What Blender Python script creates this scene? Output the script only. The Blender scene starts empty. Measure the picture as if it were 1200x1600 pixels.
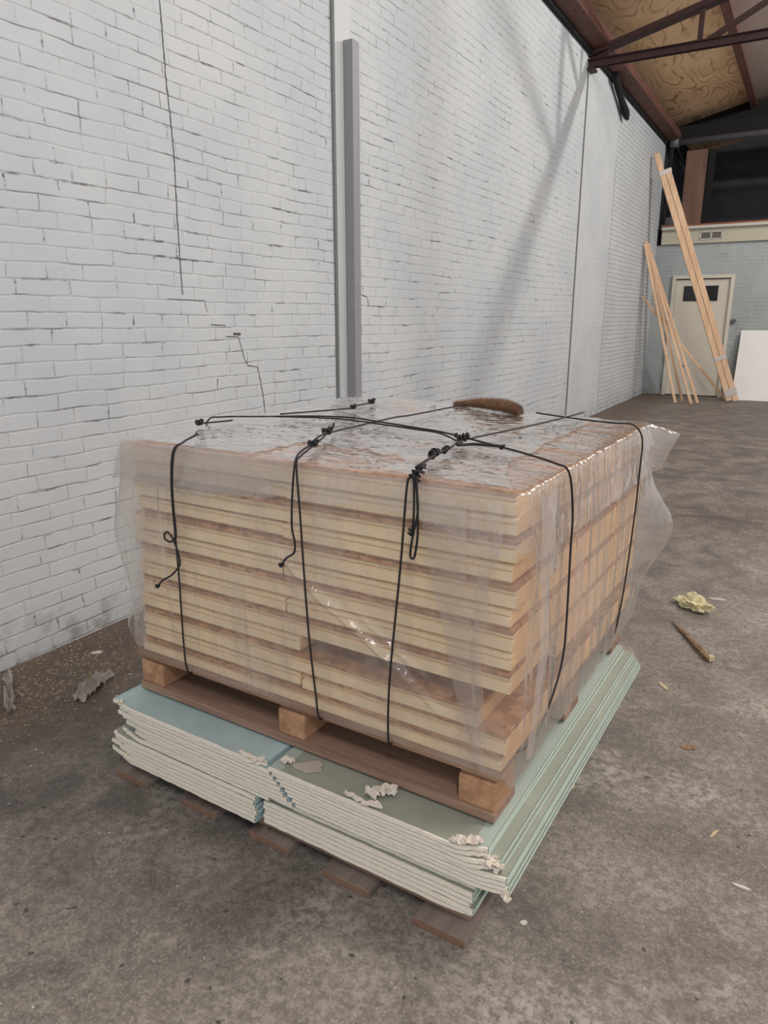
import bpy, bmesh, math, random
from mathutils import Vector, Matrix, Euler, noise

random.seed(7)
SC = bpy.context.scene
COL = SC.collection
PI = math.pi

# ------------------------------------------------------------------ camera
cam_d = bpy.data.cameras.new('camera')
cam = bpy.data.objects.new('camera', cam_d)
COL.objects.link(cam)
cam.location = (2.611, -1.253, 1.359)
cam.rotation_euler = (PI / 2 - 0.2653, 0.0, 0.5285)
cam_d.sensor_fit = 'VERTICAL'
cam_d.sensor_height = 36.0
cam_d.lens = 36.0 * 1111.4 / 1600.0
cam_d.clip_start = 0.05
cam_d.clip_end = 100
SC.camera = cam

# ------------------------------------------------------------------ world, lamps, exposure
w = bpy.data.worlds.new('hall_daylight')
SC.world = w
w.use_nodes = True
w.node_tree.nodes['Background'].inputs[0].default_value = (0.88, 0.94, 1.0, 1)
w.node_tree.nodes['Background'].inputs[1].default_value = 0.55


def lamp(name, loc, power, radius, col):
    l = bpy.data.lights.new(name, 'POINT')
    l.energy = power
    l.shadow_soft_size = radius
    l.color = col
    o = bpy.data.objects.new(name, l)
    o.location = loc
    COL.objects.link(o)


lamp('hall_lamp_far', (5.0, 8.87, 5.33), 430, 0.07, (1.0, 0.96, 0.90))
lamp('hall_lamp_middle', (5.4, 1.6, 5.3), 380, 0.40, (1.0, 0.95, 0.88))
lamp('added_highlight_lamp', (4.6, 5.2, 5.3), 130, 0.40, (1.0, 0.96, 0.90))  # unseen lamp added to raise highlights on the film
lamp('hall_lamp_near', (4.2, -3.6, 5.2), 310, 0.45, (1.0, 0.97, 0.93))

SC.view_settings.view_transform = 'Standard'
SC.view_settings.look = 'None'
SC.view_settings.gamma = 1.0
SC.view_settings.exposure = 0.30
SC.view_settings.use_curve_mapping = False
SC.cycles.transparent_max_bounces = 24
SC.cycles.max_bounces = 8


# ------------------------------------------------------------------ node helpers
def lin(r, g, b):
    def f(c):
        c /= 255.0
        return c / 12.92 if c <= 0.04045 else ((c + 0.055) / 1.055) ** 2.4
    return (f(r), f(g), f(b), 1.0)


class NT:
    def __init__(self, name):
        self.m = bpy.data.materials.new(name)
        self.m.use_nodes = True
        self.t = self.m.node_tree
        self.t.nodes.clear()
        self.out = self.t.nodes.new('ShaderNodeOutputMaterial')
        self._tc = None

    def n(self, typ, **kw):
        x = self.t.nodes.new('ShaderNode' + typ)
        for k, v in kw.items():
            setattr(x, k, v)
        return x

    def set(self, sock, v):
        if v is None:
            return
        if hasattr(v, 'links') or isinstance(v, bpy.types.NodeSocket):
            self.t.links.new(v, sock)
        else:
            sock.default_value = v

    def obj(self):
        if self._tc is None:
            self._tc = self.n('TexCoord')
        return self._tc.outputs['Object']

    def mapping(self, scale=(1, 1, 1), loc=(0, 0, 0), rot=(0, 0, 0), vec=None):
        x = self.n('Mapping')
        self.set(x.inputs['Vector'], vec if vec is not None else self.obj())
        x.inputs['Scale'].default_value = scale
        x.inputs['Location'].default_value = loc
        x.inputs['Rotation'].default_value = rot
        return x.outputs[0]

    def noise(self, scale, detail=4, rough=0.55, vec=None, dist=0.0):
        x = self.n('TexNoise')
        self.set(x.inputs['Vector'], vec if vec is not None else self.obj())
        x.inputs['Scale'].default_value = scale
        x.inputs['Detail'].default_value = detail
        x.inputs['Roughness'].default_value = rough
        x.inputs['Distortion'].default_value = dist
        return x.outputs['Fac']

    def noisec(self, scale, detail=2, vec=None):
        x = self.n('TexNoise')
        self.set(x.inputs['Vector'], vec if vec is not None else self.obj())
        x.inputs['Scale'].default_value = scale
        x.inputs['Detail'].default_value = detail
        return x.outputs['Color']

    def math(self, op, a, b=None, c=None, clamp=False):
        x = self.n('Math', operation=op, use_clamp=clamp)
        self.set(x.inputs[0], a)
        if b is not None:
            self.set(x.inputs[1], b)
        if c is not None:
            self.set(x.inputs[2], c)
        return x.outputs[0]

    def vmath(self, op, a, b=None, scale=None):
        x = self.n('VectorMath', operation=op)
        self.set(x.inputs[0], a)
        if b is not None:
            self.set(x.inputs[1], b)
        if scale is not None:
            self.set(x.inputs['Scale'], scale)
        return x.outputs[0]

    def ramp(self, fac, lo, hi, a=0.0, b=1.0):
        x = self.n('MapRange')
        x.interpolation_type = 'SMOOTHSTEP'
        self.set(x.inputs[0], fac)
        x.inputs[1].default_value = lo
        x.inputs[2].default_value = hi
        x.inputs[3].default_value = a
        x.inputs[4].default_value = b
        return x.outputs[0]

    def mix(self, fac, a, b):
        x = self.n('Mix', data_type='RGBA')
        self.set(x.inputs[0], fac)
        self.set(x.inputs[6], a)
        self.set(x.inputs[7], b)
        return x.outputs[2]

    def sep(self, vec=None):
        x = self.n('SeparateXYZ')
        self.set(x.inputs[0], vec if vec is not None else self.obj())
        return x.outputs

    def comb(self, x_, y_, z_):
        x = self.n('CombineXYZ')
        for i, v in enumerate((x_, y_, z_)):
            self.set(x.inputs[i], v)
        return x.outputs[0]

    def bump(self, h, strength=0.3, dist=0.01):
        x = self.n('Bump')
        self.set(x.inputs['Height'], h)
        x.inputs['Strength'].default_value = strength
        x.inputs['Distance'].default_value = dist
        return x.outputs[0]

    def bsdf(self, col, rough=0.6, normal=None, spec=0.4, metal=0.0):
        x = self.n('BsdfPrincipled')
        self.set(x.inputs['Base Color'], col)
        self.set(x.inputs['Roughness'], rough)
        x.inputs['Specular IOR Level'].default_value = spec
        x.inputs['Metallic'].default_value = metal
        if normal is not None:
            self.set(x.inputs['Normal'], normal)
        self.t.links.new(x.outputs[0], self.out.inputs[0])
        return self.m


def plain(name, rgb, rough=0.6, var=0.12, scale=30, bump=0.15, spec=0.4, metal=0.0):
    k = NT(name)
    c = lin(*rgb)
    f = k.noise(scale)
    d = tuple(x * (1 - var * 1.6) for x in c[:3]) + (1,)
    e = tuple(min(1, x * (1 + var)) for x in c[:3]) + (1,)
    return k.bsdf(k.mix(f, d, e), rough, k.bump(f, bump, 0.003), spec, metal)


def wood(name, rgb, dark, axis=0, scale=1.0, rough=0.7, knots=True):
    k = NT(name)
    s = [26 * scale, 26 * scale, 26 * scale]
    s[axis] = 1.4 * scale
    v = k.mapping(tuple(s))
    g = k.noise(1.0, 5, 0.6, v, 0.6)
    s2 = [5.0, 5.0, 5.0]
    s2[axis] = 1.0
    g2 = k.noise(1.0, 3, 0.5, k.mapping(tuple(s2)))
    f = k.math('ADD', k.ramp(g, 0.3, 0.72), k.ramp(g2, 0.35, 0.7, -0.35, 0.35), clamp=True)
    col = k.mix(f, lin(*dark), lin(*rgb))
    fine = k.noise(90, 3)
    col = k.mix(k.ramp(fine, 0.62, 0.8, 0, 0.35), col, lin(*[x * 0.6 for x in dark]))
    return k.bsdf(col, rough, k.bump(g, 0.35, 0.003), 0.25)


# ------------------------------------------------------------------ materials
def make_brick(name, light, mid, joint, dark_rows=False):
    k = NT(name)
    p = k.obj()
    wob = k.vmath('SUBTRACT', k.noisec(7.0, 3), (0.5, 0.5, 0.5))
    wob = k.vmath('SCALE', wob, scale=0.016)
    wob2 = k.vmath('SUBTRACT', k.noisec(0.9, 2), (0.5, 0.5, 0.5))
    wob2 = k.vmath('SCALE', wob2, scale=0.05)
    p2 = k.vmath('ADD', k.vmath('ADD', p, wob), wob2)
    s = k.sep(p2)
    along = k.math('ADD', s[1], s[0])
    vec = k.comb(along, s[2], 0.0)

    def brick(size, smooth):
        b = k.n('TexBrick')
        b.offset = 0.42
        b.squash = 0.72
        b.squash_frequency = 3
        k.set(b.inputs['Vector'], vec)
        b.inputs['Color1'].default_value = (0, 0, 0, 1)
        b.inputs['Color2'].default_value = (1, 1, 1, 1)
        b.inputs['Mortar'].default_value = (.5, .5, .5, 1)
        b.inputs['Scale'].default_value = 1.0
        b.inputs['Mortar Size'].default_value = size
        b.inputs['Mortar Smooth'].default_value = smooth
        b.inputs['Brick Width'].default_value = 0.232
        b.inputs['Row Height'].default_value = 0.0625
        return b
    b = brick(0.0034, 0.9)
    bw = brick(0.007, 1.0)
    so = k.sep(p)
    # regular, clean joints near the end of the hall; a smooth band before it
    endz = k.ramp(so[1], 9.42, 9.5)
    band = k.math('MULTIPLY', k.ramp(so[1], 7.9, 7.95), k.math('SUBTRACT', 1.0, endz))
    vis = k.ramp(k.noise(2.4, 4, 0.65, k.mapping((1, 0.9, 2.2))), 0.36, 0.62)
    vis2 = k.ramp(k.noise(8.0, 4, 0.65, k.mapping((1, 0.55, 2.4), (3, 1, 4))), 0.40, 0.66)
    vis = k.math('MULTIPLY', vis, k.math('MULTIPLY_ADD', vis2, 0.85, 0.15))
    vis = k.math('MULTIPLY', k.math('MULTIPLY_ADD', vis, 0.88, 0.16), k.ramp(vis2, 0.0, 0.5, 0.25, 1.0))
    vis = k.math('MULTIPLY', vis, k.math('MULTIPLY_ADD', band, -0.55, 1.0))
    if dark_rows:
        vis = k.math('MAXIMUM', vis, k.math('MULTIPLY', endz, k.ramp(k.noise(1.3, 3), 0.3, 0.55, 0.7, 1.0)))
    b2 = brick(0.0055, 0.25)
    sparse = k.math('MULTIPLY', k.ramp(k.noise(3.4, 4, 0.7, k.mapping((1, 0.8, 4.0), (7, 2, 1))), 0.53, 0.64), k.ramp(k.noise(14, 3, 0.6, k.mapping((1, 0.5, 1.5), (2, 2, 9))), 0.42, 0.56))
    sparse = k.math('MULTIPLY', sparse, k.math('MULTIPLY_ADD', band, -0.7, 1.0))
    jf = k.math('MULTIPLY', b.outputs['Fac'], vis, clamp=True)
    jf = k.math('MAXIMUM', jf, k.math('MULTIPLY', b2.outputs['Fac'], k.math('MULTIPLY', sparse, 0.85)), clamp=True)
    tone = k.noise(1.1, 4, 0.6)
    bt = k.sep(b.outputs['Color'])[0]
    base = k.mix(k.ramp(tone, 0.3, 0.7), lin(*mid), lin(*light))
    base = k.mix(k.math('MULTIPLY', bt, 0.10), base, lin(*mid))
    spot = k.ramp(k.noise(26, 4, 0.7), 0.70, 0.80, 0, 0.35)
    base = k.mix(spot, base, lin(128, 128, 128))
    # splash dirt close to the floor
    low = k.math('MULTIPLY', k.ramp(so[2], 0.0, 0.28, 1, 0), k.ramp(k.noise(9, 4, 0.7), 0.46, 0.66, 0.05, 0.7))
    base = k.mix(low, base, lin(128, 122, 112))
    col = k.mix(jf, base, lin(*joint))
    h = k.math('MULTIPLY_ADD', bw.outputs['Fac'], k.math('MULTIPLY_ADD', band, 0.45, -0.55), k.math('MULTIPLY', k.noise(42, 5, 0.7), 0.35))
    h = k.math('MULTIPLY_ADD', k.noise(10, 3), 0.5, h)
    h = k.math('MULTIPLY_ADD', jf, -0.6, h)
    return k.bsdf(col, 0.62, k.bump(h, 0.42, 0.007), 0.35)


M = {}
M['wall'] = make_brick('white_painted_brick', (205, 208, 210), (192, 196, 200), (84, 85, 87), True)
M['backbrick'] = make_brick('grey_painted_brick', (176, 182, 184), (160, 166, 168), (112, 114, 114))
M['darkbrick'] = make_brick('bare_dark_brick', (74, 74, 80), (58, 58, 64), (30, 30, 33))
M['crack'] = plain('crack_shadow', (92, 92, 93), 0.9, 0.3, 60)
M['colwhite'] = plain('white_painted_steel', (200, 203, 204), 0.5, 0.05, 20)
M['seam'] = plain('seam_filler', (120, 121, 122), 0.8, 0.2, 40)
M['guard'] = plain('grey_steel', (146, 146, 152), 0.5, 0.08, 14)
M['trusspaint'] = plain('red_brown_steel_paint', (64, 40, 40), 0.6, 0.25, 18)
M['purlin'] = plain('red_oxide_purlin', (104, 68, 60), 0.65, 0.42, 7)
M['pipe'] = plain('grey_pipe_paint', (96, 96, 100), 0.5, 0.15, 12)
M['black'] = plain('dark_felt', (26, 25, 26), 0.9, 0.2, 30)
M['postwood'] = wood('brown_timber_post', (124, 96, 82), (102, 80, 70), 2)
M['fascia'] = plain('cream_painted_board', (190, 186, 168), 0.6, 0.06, 9)
M['fascia_trim'] = plain('grey_white_trim', (196, 194, 186), 0.6, 0.05, 12)
M['redplank'] = wood('reddish_plank', (168, 112, 86), (130, 82, 62), 0)
M['door'] = plain('off_white_door_paint', (214, 209, 196), 0.5, 0.04, 7)
M['doorglass'] = plain('dark_door_glass', (38, 38, 42), 0.2, 0.2, 5, 0.0, 0.5)
M['ventdark'] = plain('vent_mesh_grey', (120, 116, 110), 0.7, 0.2, 60)
M['whiteboard'] = plain('white_laminate', (236, 236, 234), 0.45, 0.03, 5, 0.05)
M['metal'] = plain('worn_steel', (120, 120, 122), 0.35, 0.1, 30, 0.1, 0.5, 0.8)
M['batten'] = wood('pine_batten', (228, 196, 166), (208, 172, 140), 2, 1.0)
M['tape'] = plain('grey_white_film_wrap', (196, 188, 184), 0.35, 0.12, 40, 0.3, 0.5)
M['pallet'] = wood('aged_pallet_timber', (176, 142, 116), (136, 104, 84), 0)
M['palletblock'] = wood('pallet_block_timber', (196, 154, 120), (154, 114, 88), 1)
M['palletboard'] = wood('weathered_board', (176, 146, 126), (136, 108, 94), 0)
M['plank'] = wood('grey_brown_plank', (152, 138, 130), (118, 105, 99), 1)
M['plankend'] = plain('plank_end_grain', (140, 108, 90), 0.85, 0.25, 50)
M['foam'] = plain('cream_rigid_foam', (253, 229, 192), 0.75, 0.06, 24, 0.15, 0.2)
M['foamend'] = plain('sun_yellowed_foam', (246, 200, 150), 0.75, 0.12, 12, 0.2, 0.2)
M['plaster'] = plain('cream_gypsum_core', (246, 237, 222), 0.9, 0.09, 120, 0.6, 0.15)
M['torn'] = plain('torn_white_paper', (226, 216, 204), 0.9, 0.10, 30, 0.4, 0.15)
M['dust'] = plain('white_plaster_dust', (188, 178, 168), 0.95, 0.10, 50, 0.4, 0.1)
M['mint'] = plain('mint_edge_paper', (200, 218, 204), 0.7, 0.08, 16, 0.1, 0.25)
M['blue'] = plain('light_blue_edge_paper', (176, 202, 210), 0.7, 0.08, 16, 0.1, 0.25)
M['cord'] = plain('black_cord', (38, 37, 40), 0.6, 0.25, 160, 0.6, 0.4)
M['fur'] = plain('brown_coir', (142, 112, 90), 0.9, 0.35, 30, 0.4, 0.15)
M['wool'] = plain('yellow_mineral_wool', (222, 214, 176), 0.95, 0.2, 40, 0.8, 0.1)
M['stick'] = wood('splintered_wood', (178, 148, 116), (120, 94, 74), 1, 2.0)
M['chip'] = plain('pale_wood_chip', (206, 186, 152), 0.85, 0.2, 60)
M['litter'] = plain('straw_litter', (170, 154, 128), 0.9, 0.35, 20)
M['whitebit'] = plain('white_grit', (212, 208, 200), 0.9, 0.1, 40)
M['rag'] = plain('dirty_grey_plastic_rag', (168, 160, 154), 0.5, 0.25, 18, 0.4)


def paper_face(name, a, b, dusty):
    k = NT(name)
    f = k.noise(5, 4, 0.6)
    col = k.mix(k.ramp(f, 0.3, 0.7), lin(*a), lin(*b))
    g = k.ramp(k.noise(11, 5, 0.7), 0.55, 0.78, 0, dusty)
    col = k.mix(g, col, lin(150, 138, 126))
    return k.bsdf(col, 0.75, k.bump(k.noise(80, 3), 0.08, 0.002), 0.25)


M['teal'] = paper_face('teal_face_paper', (164, 183, 186), (176, 194, 195), 0.15)
M['green'] = paper_face('grey_green_face_paper', (160, 162, 150), (148, 152, 140), 0.5)
M['tealstrip'] = paper_face('teal_tapered_edge', (172, 196, 199), (180, 202, 203), 0.1)
M['greenstrip'] = paper_face('green_tapered_edge', (176, 188, 180), (168, 182, 173), 0.3)


def chipboard():
    k = NT('brown_chipboard')
    v = k.n('TexVoronoi')
    k.set(v.inputs['Vector'], k.mapping((45, 45, 110)))
    v.inputs['Scale'].default_value = 1.0
    f = k.sep(v.outputs['Color'])[0]
    n2 = k.noise(6, 4)
    col = k.mix(f, lin(156, 112, 80), lin(222, 174, 132))
    col = k.mix(k.ramp(n2, 0.35, 0.7, 0, 0.55), col, lin(170, 126, 94))
    return k.bsdf(col, 0.75, k.bump(f, 0.3, 0.002), 0.25)


M['chipboard'] = chipboard()


def plywood():
    k = NT('plywood_ceiling')
    n = k.noise(1.0, 2, 0.4, k.mapping((2.0, 0.75, 1.0)))
    rings = k.math('ABSOLUTE', k.math('SINE', k.math('MULTIPLY', n, 40.0)))
    f = k.ramp(rings, 0.0, 0.6, 0.9, 0.0)
    f = k.math('MULTIPLY', f, k.ramp(k.noise(2.0, 3), 0.40, 0.6, 0.15, 1.0))
    blot = k.ramp(k.noise(1.6, 4, 0.6), 0.35, 0.7, 0, 0.6)
    col = k.mix(blot, lin(246, 212, 170), lin(222, 180, 136))
    col = k.mix(f, col, lin(176, 122, 82))
    dark = k.ramp(k.noise(3.0, 5, 0.7, k.mapping((1, 0.5, 1), (4, 4, 0))), 0.62, 0.8, 0, 0.5)
    col = k.mix(dark, col, lin(120, 96, 76))
    return k.bsdf(col, 0.7, None, 0.25)


M['ply'] = plywood()
M['ceilgrey'] = plain('pinkish_grey_roof_board', (168, 150, 142), 0.8, 0.08, 3, 0.05)


def concrete():
    k = NT('worn_concrete')
    s = k.sep()
    big = k.noise(0.7, 5, 0.6)
    med = k.noise(4.5, 6, 0.68, None, 0.4)
    fine = k.noise(38, 5, 0.75)
    gr = k.noise(120, 4, 0.75)
    f = k.math('ADD', k.math('MULTIPLY', big, 0.40), k.math('MULTIPLY', med, 0.60))
    col = k.mix(k.ramp(f, 0.34, 0.66), lin(108, 102, 96), lin(162, 154, 144))
    col = k.mix(k.ramp(fine, 0.40, 0.62, 0.55, 0.0), col, lin(84, 78, 75))
    col = k.mix(k.ramp(gr, 0.52, 0.68, 0, 0.55), col, lin(188, 182, 175))
    col = k.mix(k.ramp(gr, 0.32, 0.46, 0.55, 0.0), col, lin(84, 78, 74))
    # pale worn blotches
    bl = k.math('MULTIPLY', k.ramp(k.noise(2.3, 6, 0.72, k.mapping((1, 1, 1), (5, 2, 0))), 0.53, 0.70), k.ramp(fine, 0.38, 0.62))
    col = k.mix(k.math('MULTIPLY', bl, 0.55), col, lin(192, 186, 178))
    # scrape streaks dragged across the floor
    st = k.noise(1.0, 5, 0.65, k.mapping((3.2, 42, 1), (0, 0, 0), (0, 0, 0.22)))
    stm = k.math('MULTIPLY', k.ramp(st, 0.60, 0.74), k.ramp(k.noise(1.1, 3), 0.42, 0.62))
    stm = k.math('MULTIPLY', stm, k.ramp(s[0], 1.7, 2.5))
    col = k.mix(k.math('MULTIPLY', stm, 0.5), col, lin(196, 190, 180))
    std = k.noise(1.0, 5, 0.65, k.mapping((2.2, 30, 1), (9, 3, 0), (0, 0, 0.16)))
    col = k.mix(k.math('MULTIPLY', k.ramp(std, 0.58, 0.74, 0, 0.4), k.ramp(s[0], 1.7, 2.4)), col, lin(92, 85, 80))
    # pits
    vo = k.n('TexVoronoi', feature='F1')
    k.set(vo.inputs['Vector'], k.vmath('ADD', k.obj(), k.vmath('SCALE', k.noisec(14, 2), scale=0.06)))
    vo.inputs['Scale'].default_value = 34
    pr = k.sep(vo.outputs['Color'])
    thr = k.math('MULTIPLY', k.math('POWER', pr[0], 6.0), 0.26)
    pit = k.math('LESS_THAN', vo.outputs['Distance'], thr)
    col = k.mix(k.math('MULTIPLY', pit, 0.75), col, lin(54, 50, 48))
    # brown dirt along the wall foot
    dm = k.math('ADD', s[0], k.math('MULTIPLY', k.math('SUBTRACT', k.noise(1.8, 5, 0.65), 0.5), 0.9))
    dirt = k.ramp(dm, 0.35, 0.85, 0.85, 0.0)
    dc = k.mix(k.ramp(k.noise(30, 5, 0.75), 0.3, 0.7), lin(84, 72, 62), lin(128, 112, 98))
    col = k.mix(dirt, col, dc)
    # dark oil stains
    oil = k.ramp(k.noise(0.95, 5, 0.6, k.mapping((1, 1, 1), (1.3, 7.7, 0))), 0.55, 0.68, 0, 0.40)
    col = k.mix(oil, col, lin(80, 74, 72))
    zone = k.math('ADD', k.math('ADD', s[0], k.math('MULTIPLY', s[1], -0.35)), k.math('MULTIPLY', k.math('SUBTRACT', k.noise(2.2, 5, 0.7, k.mapping((1, 1, 1), (2.2, 4.1, 0))), 0.5), 1.6))  # left floor darkened in the colour, standing for the stack's shade
    stack_shade = k.math('MULTIPLY', k.ramp(zone, 0.9, 1.7, 0.50, 0.0), k.ramp(med, 0.35, 0.60, 1.0, 0.35))
    col = k.mix(stack_shade, col, lin(76, 71, 69))
    h = k.math('ADD', k.math('MULTIPLY', fine, 0.5), k.math('MULTIPLY', gr, 0.4))
    h = k.math('MULTIPLY_ADD', pit, -0.6, h)
    return k.bsdf(col, k.ramp(med, 0.3, 0.7, 0.55, 0.75), k.bump(h, 0.45, 0.006), 0.4)


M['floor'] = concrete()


def film(name, milk_lo, milk_hi, scale, seed, streak):
    k = NT(name)
    m1 = k.noise(scale, 4, 0.6, k.mapping((1, 1, 0.55), (seed, seed, 0)))
    m2 = k.noise(1.0, 4, 0.65, k.mapping(streak, (seed, 0, 0), (0, 0.25, 0.3)))
    milk = k.math('ADD', k.ramp(m1, 0.36, 0.72, milk_lo, milk_hi), k.ramp(m2, 0.60, 0.76, 0.0, 0.12))
    cz = k.math('ABSOLUTE', k.math('SUBTRACT', k.noise(1.0, 2, 0.5, k.mapping(tuple(q * 0.9 for q in streak), (seed, 4, 1), (0.2, -0.5, 0.4)), 0.6), 0.5))
    cz = k.ramp(cz, 0.0, 0.08, 1.0, 0.0)
    h = k.math('ADD', k.math('MULTIPLY', m2, 0.7), k.math('MULTIPLY', k.noise(38, 3, 0.6, None, 0.8), 0.28))
    h = k.math('MULTIPLY_ADD', cz, 0.25, h)
    nrm = k.bump(h, 0.75, 0.014)
    lw = k.n('LayerWeight')
    lw.inputs['Blend'].default_value = 0.32
    milk = k.math('ADD', milk, k.math('MULTIPLY', lw.outputs['Facing'], 0.16), clamp=True)
    tr = k.n('BsdfTransparent')
    tr.inputs[0].default_value = (0.97, 0.965, 0.955, 1)
    df = k.n('BsdfDiffuse')
    df.inputs[0].default_value = lin(226, 220, 218)
    tl = k.n('BsdfTranslucent')
    tl.inputs[0].default_value = lin(220, 212, 206)
    mx0 = k.n('MixShader')
    mx0.inputs[0].default_value = 0.4
    k.t.links.new(df.outputs[0], mx0.inputs[1])
    k.t.links.new(tl.outputs[0], mx0.inputs[2])
    mx1 = k.n('MixShader')
    k.set(mx1.inputs[0], milk)
    k.t.links.new(tr.outputs[0], mx1.inputs[1])
    k.t.links.new(mx0.outputs[0], mx1.inputs[2])
    fr = k.n('Fresnel')
    k.set(fr.inputs['IOR'], k.math('MULTIPLY_ADD', k.n('NewGeometry').outputs['Backfacing'], 1 / 1.45 - 1.45, 1.45))
    gl = k.n('BsdfGlossy')
    gl.inputs['Roughness'].default_value = 0.07
    gl.inputs[0].default_value = (1, 1, 1, 1)
    k.set(gl.inputs['Normal'], nrm)
    mx2 = k.n('MixShader')
    k.set(mx2.inputs[0], k.math('MULTIPLY', fr.outputs[0], 2.0, clamp=True))
    k.t.links.new(mx1.outputs[0], mx2.inputs[1])
    k.t.links.new(gl.outputs[0], mx2.inputs[2])
    k.t.links.new(mx2.outputs[0], k.out.inputs[0])
    return k.m


M['wrap'] = film('clear_wrap_film', 0.08, 0.42, 3.6, 3.1, (16, 16, 1.6))
M['cap'] = film('clear_cover_film', 0.08, 0.30, 3.6, 8.4, (5, 14, 5))
M['fold'] = film('folded_cover_film', 0.16, 0.46, 2.6, 1.7, (4, 12, 4))
M['scrap'] = film('scrap_film', 0.30, 0.55, 9, 5.2, (20, 20, 20))


# ------------------------------------------------------------------ mesh helpers
class MB:
    """Collects shapes; build() links them as ONE mesh object."""
    def __init__(self):
        self.bm = bmesh.new()

    def face(self, pts, mi=0):
        vs = [self.bm.verts.new(p) for p in pts]
        f = self.bm.faces.new(vs)
        f.material_index = mi
        return f

    def box(self, c, s, rot=None, mi=0, bevel=0.0, mtx=None):
        c = Vector(c)
        hx, hy, hz = s[0] / 2, s[1] / 2, s[2] / 2
        R = Euler(rot).to_matrix() if rot else Matrix.Identity(3)
        if mtx is not None:
            R = mtx
        vs = []
        for x in (-hx, hx):
            for y in (-hy, hy):
                for z in (-hz, hz):
                    vs.append(self.bm.verts.new(c + R @ Vector((x, y, z))))
        q = [(0, 1, 3, 2), (4, 6, 7, 5), (0, 4, 5, 1), (2, 3, 7, 6), (0, 2, 6, 4), (1, 5, 7, 3)]
        fs = []
        for a in q:
            f = self.bm.faces.new([vs[i] for i in a])
            f.material_index = mi
            fs.append(f)
        if bevel > 0:
            ed = list({e for f in fs for e in f.edges})
            r = bmesh.ops.bevel(self.bm, geom=ed, offset=bevel, segments=2, affect='EDGES', profile=0.6)
            for f in r['faces']:
                f.material_index = mi
        return fs

    def bar(self, a, b, w, h, up=(0, 0, 1), mi=0, bevel=0.0):
        a, b = Vector(a), Vector(b)
        d = (b - a)
        L = d.length
        z = d.normalized()
        x = Vector(up).cross(z)
        if x.length < 1e-4:
            x = Vector((1, 0, 0)).cross(z)
        x.normalize()
        y = z.cross(x)
        R = Matrix((x, y, z)).transposed()
        self.box((a + b) / 2, (w, h, L), mtx=R, mi=mi, bevel=bevel)

    def tube(self, pts, r, seg=8, mi=0, sub=6, radii=None, smooth=True):
        P = [Vector(p) for p in pts]
        path = []
        n = len(P)
        rad = []
        if n > 2 and sub > 1:
            for i in range(n - 1):
                p0, p1, p2, p3 = P[max(i - 1, 0)], P[i], P[i + 1], P[min(i + 2, n - 1)]
                for j in range(sub):
                    t = j / sub
                    path.append(0.5 * ((2 * p1) + (p2 - p0) * t + (2 * p0 - 5 * p1 + 4 * p2 - p3) * t * t + (3 * p1 - p0 - 3 * p2 + p3) * t ** 3))
                    if radii:
                        rad.append(radii[i] * (1 - t) + radii[i + 1] * t)
            path.append(P[-1])
            if radii:
                rad.append(radii[-1])
        else:
            path = P
            rad = list(radii) if radii else []
        rings = []
        up = Vector((0.123, 0.2, 0.97))
        for i, p in enumerate(path):
            t = (path[min(i + 1, len(path) - 1)] - path[max(i - 1, 0)])
            if t.length < 1e-7:
                t = Vector((0, 0, 1))
            t.normalize()
            x = up - t * up.dot(t)
            if x.length < 1e-3:
                x = Vector((1, 0, 0)) - t * t.x
            x.normalize()
            up = x
            y = t.cross(x)
            rr = rad[i] if rad else r
            rings.append([self.bm.verts.new(p + (x * math.cos(a) + y * math.sin(a)) * rr)
                          for a in [2 * PI * k / seg for k in range(seg)]])
        for A, B in zip(rings, rings[1:]):
            for k in range(seg):
                f = self.bm.faces.new((A[k], A[(k + 1) % seg], B[(k + 1) % seg], B[k]))
                f.material_index = mi
                f.smooth = smooth
        for R_, rev in ((rings[0], True), (rings[-1], False)):
            f = self.bm.faces.new(list(reversed(R_)) if rev else R_)
            f.material_index = mi

    def build(self, name, mats, parent=None, loc=None, fix=True):
        if fix:
            bmesh.ops.recalc_face_normals(self.bm, faces=self.bm.faces)
        me = bpy.data.meshes.new(name)
        self.bm.to_mesh(me)
        self.bm.free()
        if not isinstance(mats, (list, tuple)):
            mats = [mats]
        for m in mats:
            me.materials.append(m)
        o = bpy.data.objects.new(name, me)
        COL.objects.link(o)
        if parent is not None:
            o.parent = parent
        if loc is not None:
            o.location = loc
        return o


def tag(o, label, cat, group=None, kind=None):
    o['label'] = label
    o['category'] = cat
    if group:
        o['group'] = group
    if kind:
        o['kind'] = kind
    return o


def thing(name, label, cat, loc=(0, 0, 0), rz=0.0, group=None):
    o = bpy.data.objects.new(name, None)
    COL.objects.link(o)
    o.location = loc
    o.rotation_euler = (0, 0, rz)
    o.empty_display_size = 0.05
    return tag(o, label, cat, group)


def struct(o):
    o['kind'] = 'structure'
    return o


def nz(x, y, z):
    return noise.noise(Vector((x, y, z)))


# ------------------------------------------------------------------ the hall
YB = 12.9           # back wall
Y0 = -4.0
XR = 9.0


def slope(x):
    return 4.44 + 0.235 * x


m = MB()
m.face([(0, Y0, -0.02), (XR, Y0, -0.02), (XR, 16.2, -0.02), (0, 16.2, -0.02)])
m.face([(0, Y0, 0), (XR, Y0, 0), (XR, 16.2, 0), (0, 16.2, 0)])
struct(m.build('floor', M['floor']))


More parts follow.
